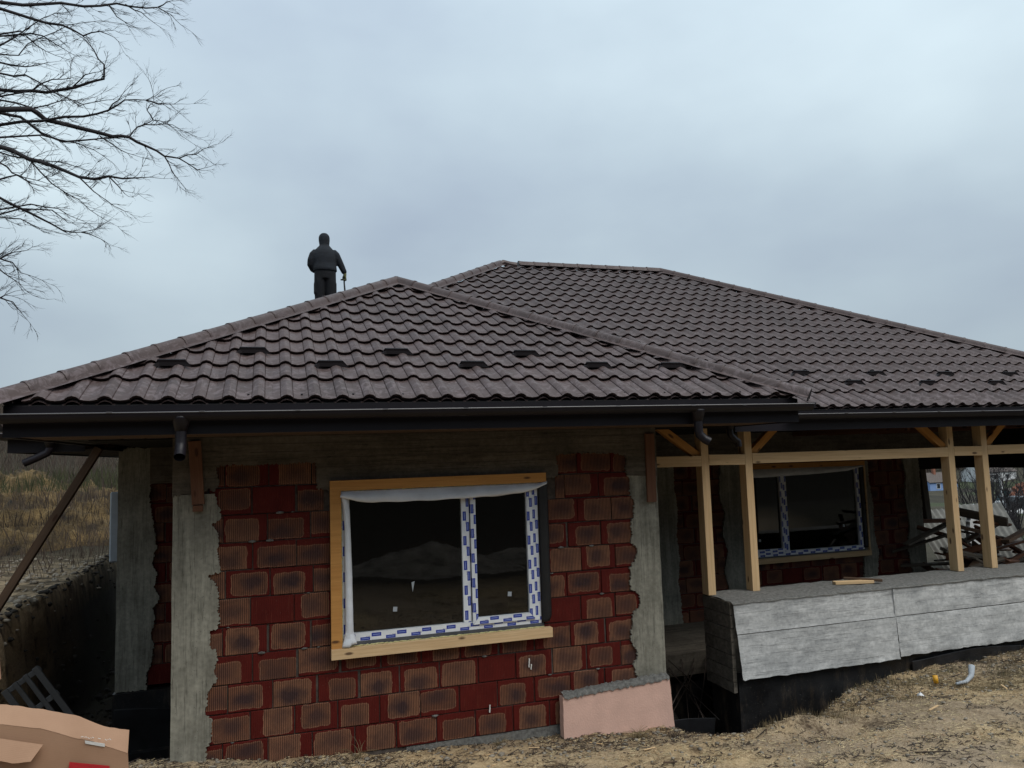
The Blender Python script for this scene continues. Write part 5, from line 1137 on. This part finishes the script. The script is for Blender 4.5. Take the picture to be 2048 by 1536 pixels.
scatter_quads('dark_litter', 4000, NR, (6.6, 7.6), (.015, .07), (.003, .009), 'twig', 'dark litter along the foot of the wall', cond=fr_)
scatter_quads('rough_grass', 6000, (6.0, 11), (6.3, 8), (.02, .09), (.001, .0028), 'drygrass', 'short dry grass beside the porch foundation', cond=patch(1.3, -.1, 2), stand=True)
scatter_quads('rough_grass', 4000, (5.2, 11), (6.4, 8), (.015, .07), (.001, .0028), 'greengrass', 'dull green grass beside the porch foundation', cond=patch(1.5, .0, 6), stand=True)
scatter_quads('root_fringe', 1100, (4.4, 5.7), (6.4, 7.0), (.03, .09), (.001, .003), 'drygrass', 'dry roots and grass hanging at the lip of the pit', cond=fr_, stand=True)
scatter_quads('hill_weeds', 42000, (-14, -2.9), (10.5, 34), (.06, .42), (.003, .008), 'brush', 'dead brown weeds over the ground left of the house', stand=True, cond=lambda x, y: (fbm(x+70, y+70, .7, 3) > -.25) & (sr.rand(len(x)) < np.clip((y-13)/8, 0, 1)))
scatter_quads('hill_weeds', 22000, (-20, -3), (24, 60), (.3, 1.3), (.006, .014), 'brush', 'grey dead scrub on the slope left behind the house', stand=True)
scatter_quads('hill_weeds', 800, (-9, -3), (17, 24), (.06, .25), (.004, .008), 'brush', 'dry stalks on the clay mound', stand=True, lift=1.0, cond=lambda x, y: ((x+5.9)/3.3)**2+((y-21.5)/2.8)**2 < 1)
for k_i in range(4):
    scatter_quads('hill_weeds', 1800, (-9.5, -2.8), (17.5, 24), (.10, .5), (.004, .010), ('brush', 'twig', 'brush', 'greengrass')[k_i], 'dead weeds growing over the clay mound', stand=True, lift=.25+.35*k_i)
def stones(name, n, xr, yr, rr_, mat, lbl, cond=None):
    x = sr.uniform(*xr, n); y = sr.uniform(*yr, n)
    if cond is not None: k = cond(x, y); x, y = x[k], y[k]
    n = len(x); z = ground_z(x, y); r = sr.uniform(*rr_, n)*sr.uniform(.5, 1, n)
    bm = bmesh.new(); bmesh.ops.create_icosphere(bm, subdivisions=1, radius=1); B_ = np.array([v.co[:] for v in bm.verts]); T_ = np.array([[v.index for v in f.verts] for f in bm.faces]); bm.free()
    sc3 = sr.uniform(.6, 1.2, (n, 1, 3))*np.array([1, 1, .6]); jit = sr.uniform(.75, 1.2, (n, len(B_), 1)); V = B_[None]*sc3*jit*r[:, None, None]+np.stack([x, y, z+r*.2], -1)[:, None]
    F = T_[None]+(np.arange(n)*len(B_))[:, None, None]; o = fast_mesh(name, V.reshape(-1, 3), F.reshape(-1, 3), M[mat]); return tag(o, lbl, None, kind='stuff')
stones('soil_clods', 2600, NR, (3.8, 8), (.006, .030), 'stone', 'small stones and soil clods on the sandy ground', cond=fr_)
stones('soil_clods', 500, NR, (6.6, 7.9), (.012, .04), 'stone', 'larger crumbs of soil along the foot of the wall', cond=lambda x, y: ground_z(x, y) > -.5)
stones('soil_clods', 1000, (-8, -2.7), (9.5, 17), (.02, .08), 'stone', 'broken clods along the edge of the left bank', cond=lambda x, y: ground_z(x, y) > .5)
stones('soil_clods', 1200, (-3.1, -1.6), (8.5, 17), (.02, .08), 'soil', 'dark clods on the wall of the left trench')
def weed(x, y, n, h, lbl, seed, mat='drygrass'):
    e0 = empty('dry_weed', (x, y, gzf(x, y)), lbl, 'weed'); ac = Acc(); rr = random.Random(seed); z = gzf(x, y)
    for i in range(n):
        a = rr.uniform(0, 6.28); s_ = rr.uniform(.2, 1.1); p = Vector((x+rr.uniform(-.05, .05), y+rr.uniform(-.04, .04), z-.01)); pts = [p]; d = Vector((math.cos(a)*s_, math.sin(a)*s_, 1)).normalized()
        for k in range(4): pts.append(pts[-1]+d*h/4*rr.uniform(.6, 1.1)); d = (d+Vector((math.cos(a)*.25, math.sin(a)*.25, -.32))).normalized()
        V, F = tube(pts, [.0022, .002, .0016, .0012, .0008], 3, False); ac.add(V, F)
    ac.build('stems', M[mat], e0)
weed(2.05, 7.33, 26, .16, 'small dry grass tuft at the foot of the brick wall left of the pink board', 1)
weed(3.42, 7.10, 70, .20, 'dry weed clump in front of the pink insulation board', 2); weed(.72, 7.36, 22, .26, 'wispy dry weed against the lowest bricks under the window', 3)
weed(3.72, 6.95, 40, .12, 'low dark weed at the corner of the pink board', 4, 'twig')
ins = Acc(); V, F = tube([(6.86, 6.85, gzf(6.86, 6.85)+.03), (6.86, 6.86, gzf(6.86, 6.85)+.11)], .026, 10); ins.add(V, F)
o = ins.build('bottle_cap', M['yellow'], None, True); tag(o, 'small yellow plastic cap lying in the grass below the parapet', 'plastic cap')
V, F = tube([(7.0, 6.72, gzf(7, 6.72)+.03), (7.16, 6.74, gzf(7.16, 6.74)+.03), (7.30, 6.80, gzf(7.3, 6.8)+.05), (7.37, 6.85, gzf(7.37, 6.85)+.12)], [.014, .02, .028, .034], 9); tag(mesh_obj('plastic_tube', V, F, M['board'], None, True), 'bent pale plastic tube in the grass right of the yellow cap', 'tube')
for i, (x, y, l, a, lb) in enumerate(((5.9, 6.0, .16, .3, 'pale wood splinter on the sand below the grass edge'), (7.1, 6.2, .10, 1.2, 'short pale wood splinter below the plastic tube'), (3.15, 6.1, .22, -.4, 'dark stick lying on the sand in front of the pink board'), (2.55, 5.9, .26, .5, 'long dark stick lying on the near sand left of the other stick'))):
    z = gzf(x, y)+.02; tag(plank('stick', (x, y, z), (x+l*math.cos(a), y+l*math.sin(a), z+.01), .018, .012, M['pine' if i < 2 else 'oldwood'], None, (-math.sin(a), math.cos(a), 0)), lb, 'stick')
sk = random.Random(31)
for i in range(34):
    x = sk.uniform(-.4, 8.5); y = sk.uniform(4.6, 7.1); z = gzf(x, y)+.012; l = sk.uniform(.08, .28); a = sk.uniform(-.9, .9)
    if z < -.1: continue
    tag(plank('stick', (x, y, z), (x+l*math.cos(a), y+l*math.sin(a), gzf(x+l*math.cos(a), y+l*math.sin(a))+.014), sk.uniform(.006, .016), .007, M[sk.choice(['oldwood', 'twig', 'greywood', 'twig', 'pine'])], None, (-math.sin(a), math.cos(a), 0)), 'small stick lying loose on the sandy ground', 'stick', 'small sticks lying about on the sand')
for i, (x, y, w, lb) in enumerate(((6.35, 6.55, .05, 'small crumpled white paper scrap at the grass edge'), (7.9, 6.1, .06, 'white paper scrap lying at the far right of the sand'), (-3.4, 11.6, .09, 'white scrap on top of the left trench bank'))):
    z = gzf(x, y)+.02; V = [(x+w*math.cos(a)*sk.uniform(.5, 1), y+w*math.sin(a)*.7, z+sk.uniform(-.01, .03)) for a in np.linspace(0, 5.5, 7)]+[(x, y, z+.04)]
    o = mesh_obj('paper_scrap', V, [(j, (j+1) % 7, 7) for j in range(7)], M['whitewall']); m_ = o.modifiers.new('t', 'SOLIDIFY'); m_.thickness = .002; tag(o, lb, 'paper scrap')

for x, z, h in ((2.44, .64, .085), (2.46, .60, .05), (2.02, .25, .07)):
    slab('plaster_drip', jag([(x-.007, z-h/2), (x+.004, z-h/2), (x+.009, z+h/2), (x-.002, z+h/2)], .002, .01, seed=int(x*100)), 7.500, 7.512, M['label'], fwall)
rr = random.Random(77)
for i in range(26):
    x = rr.uniform(-.4, 3.5); k = rr.randint(1, 10); z = k*.25
    if .45 < x < 2.7 and z > .8: continue
    r = rr.uniform(.008, .022); V, F = tube([(x-r*1.6, 7.514, z), (x, 7.506, z+rr.uniform(-.004, .004)), (x+r*1.6, 7.514, z)], [r*.4, r*.75, r*.35], 6); mesh_obj('mortar_lump', V, F, M['cement'], fwall, True)
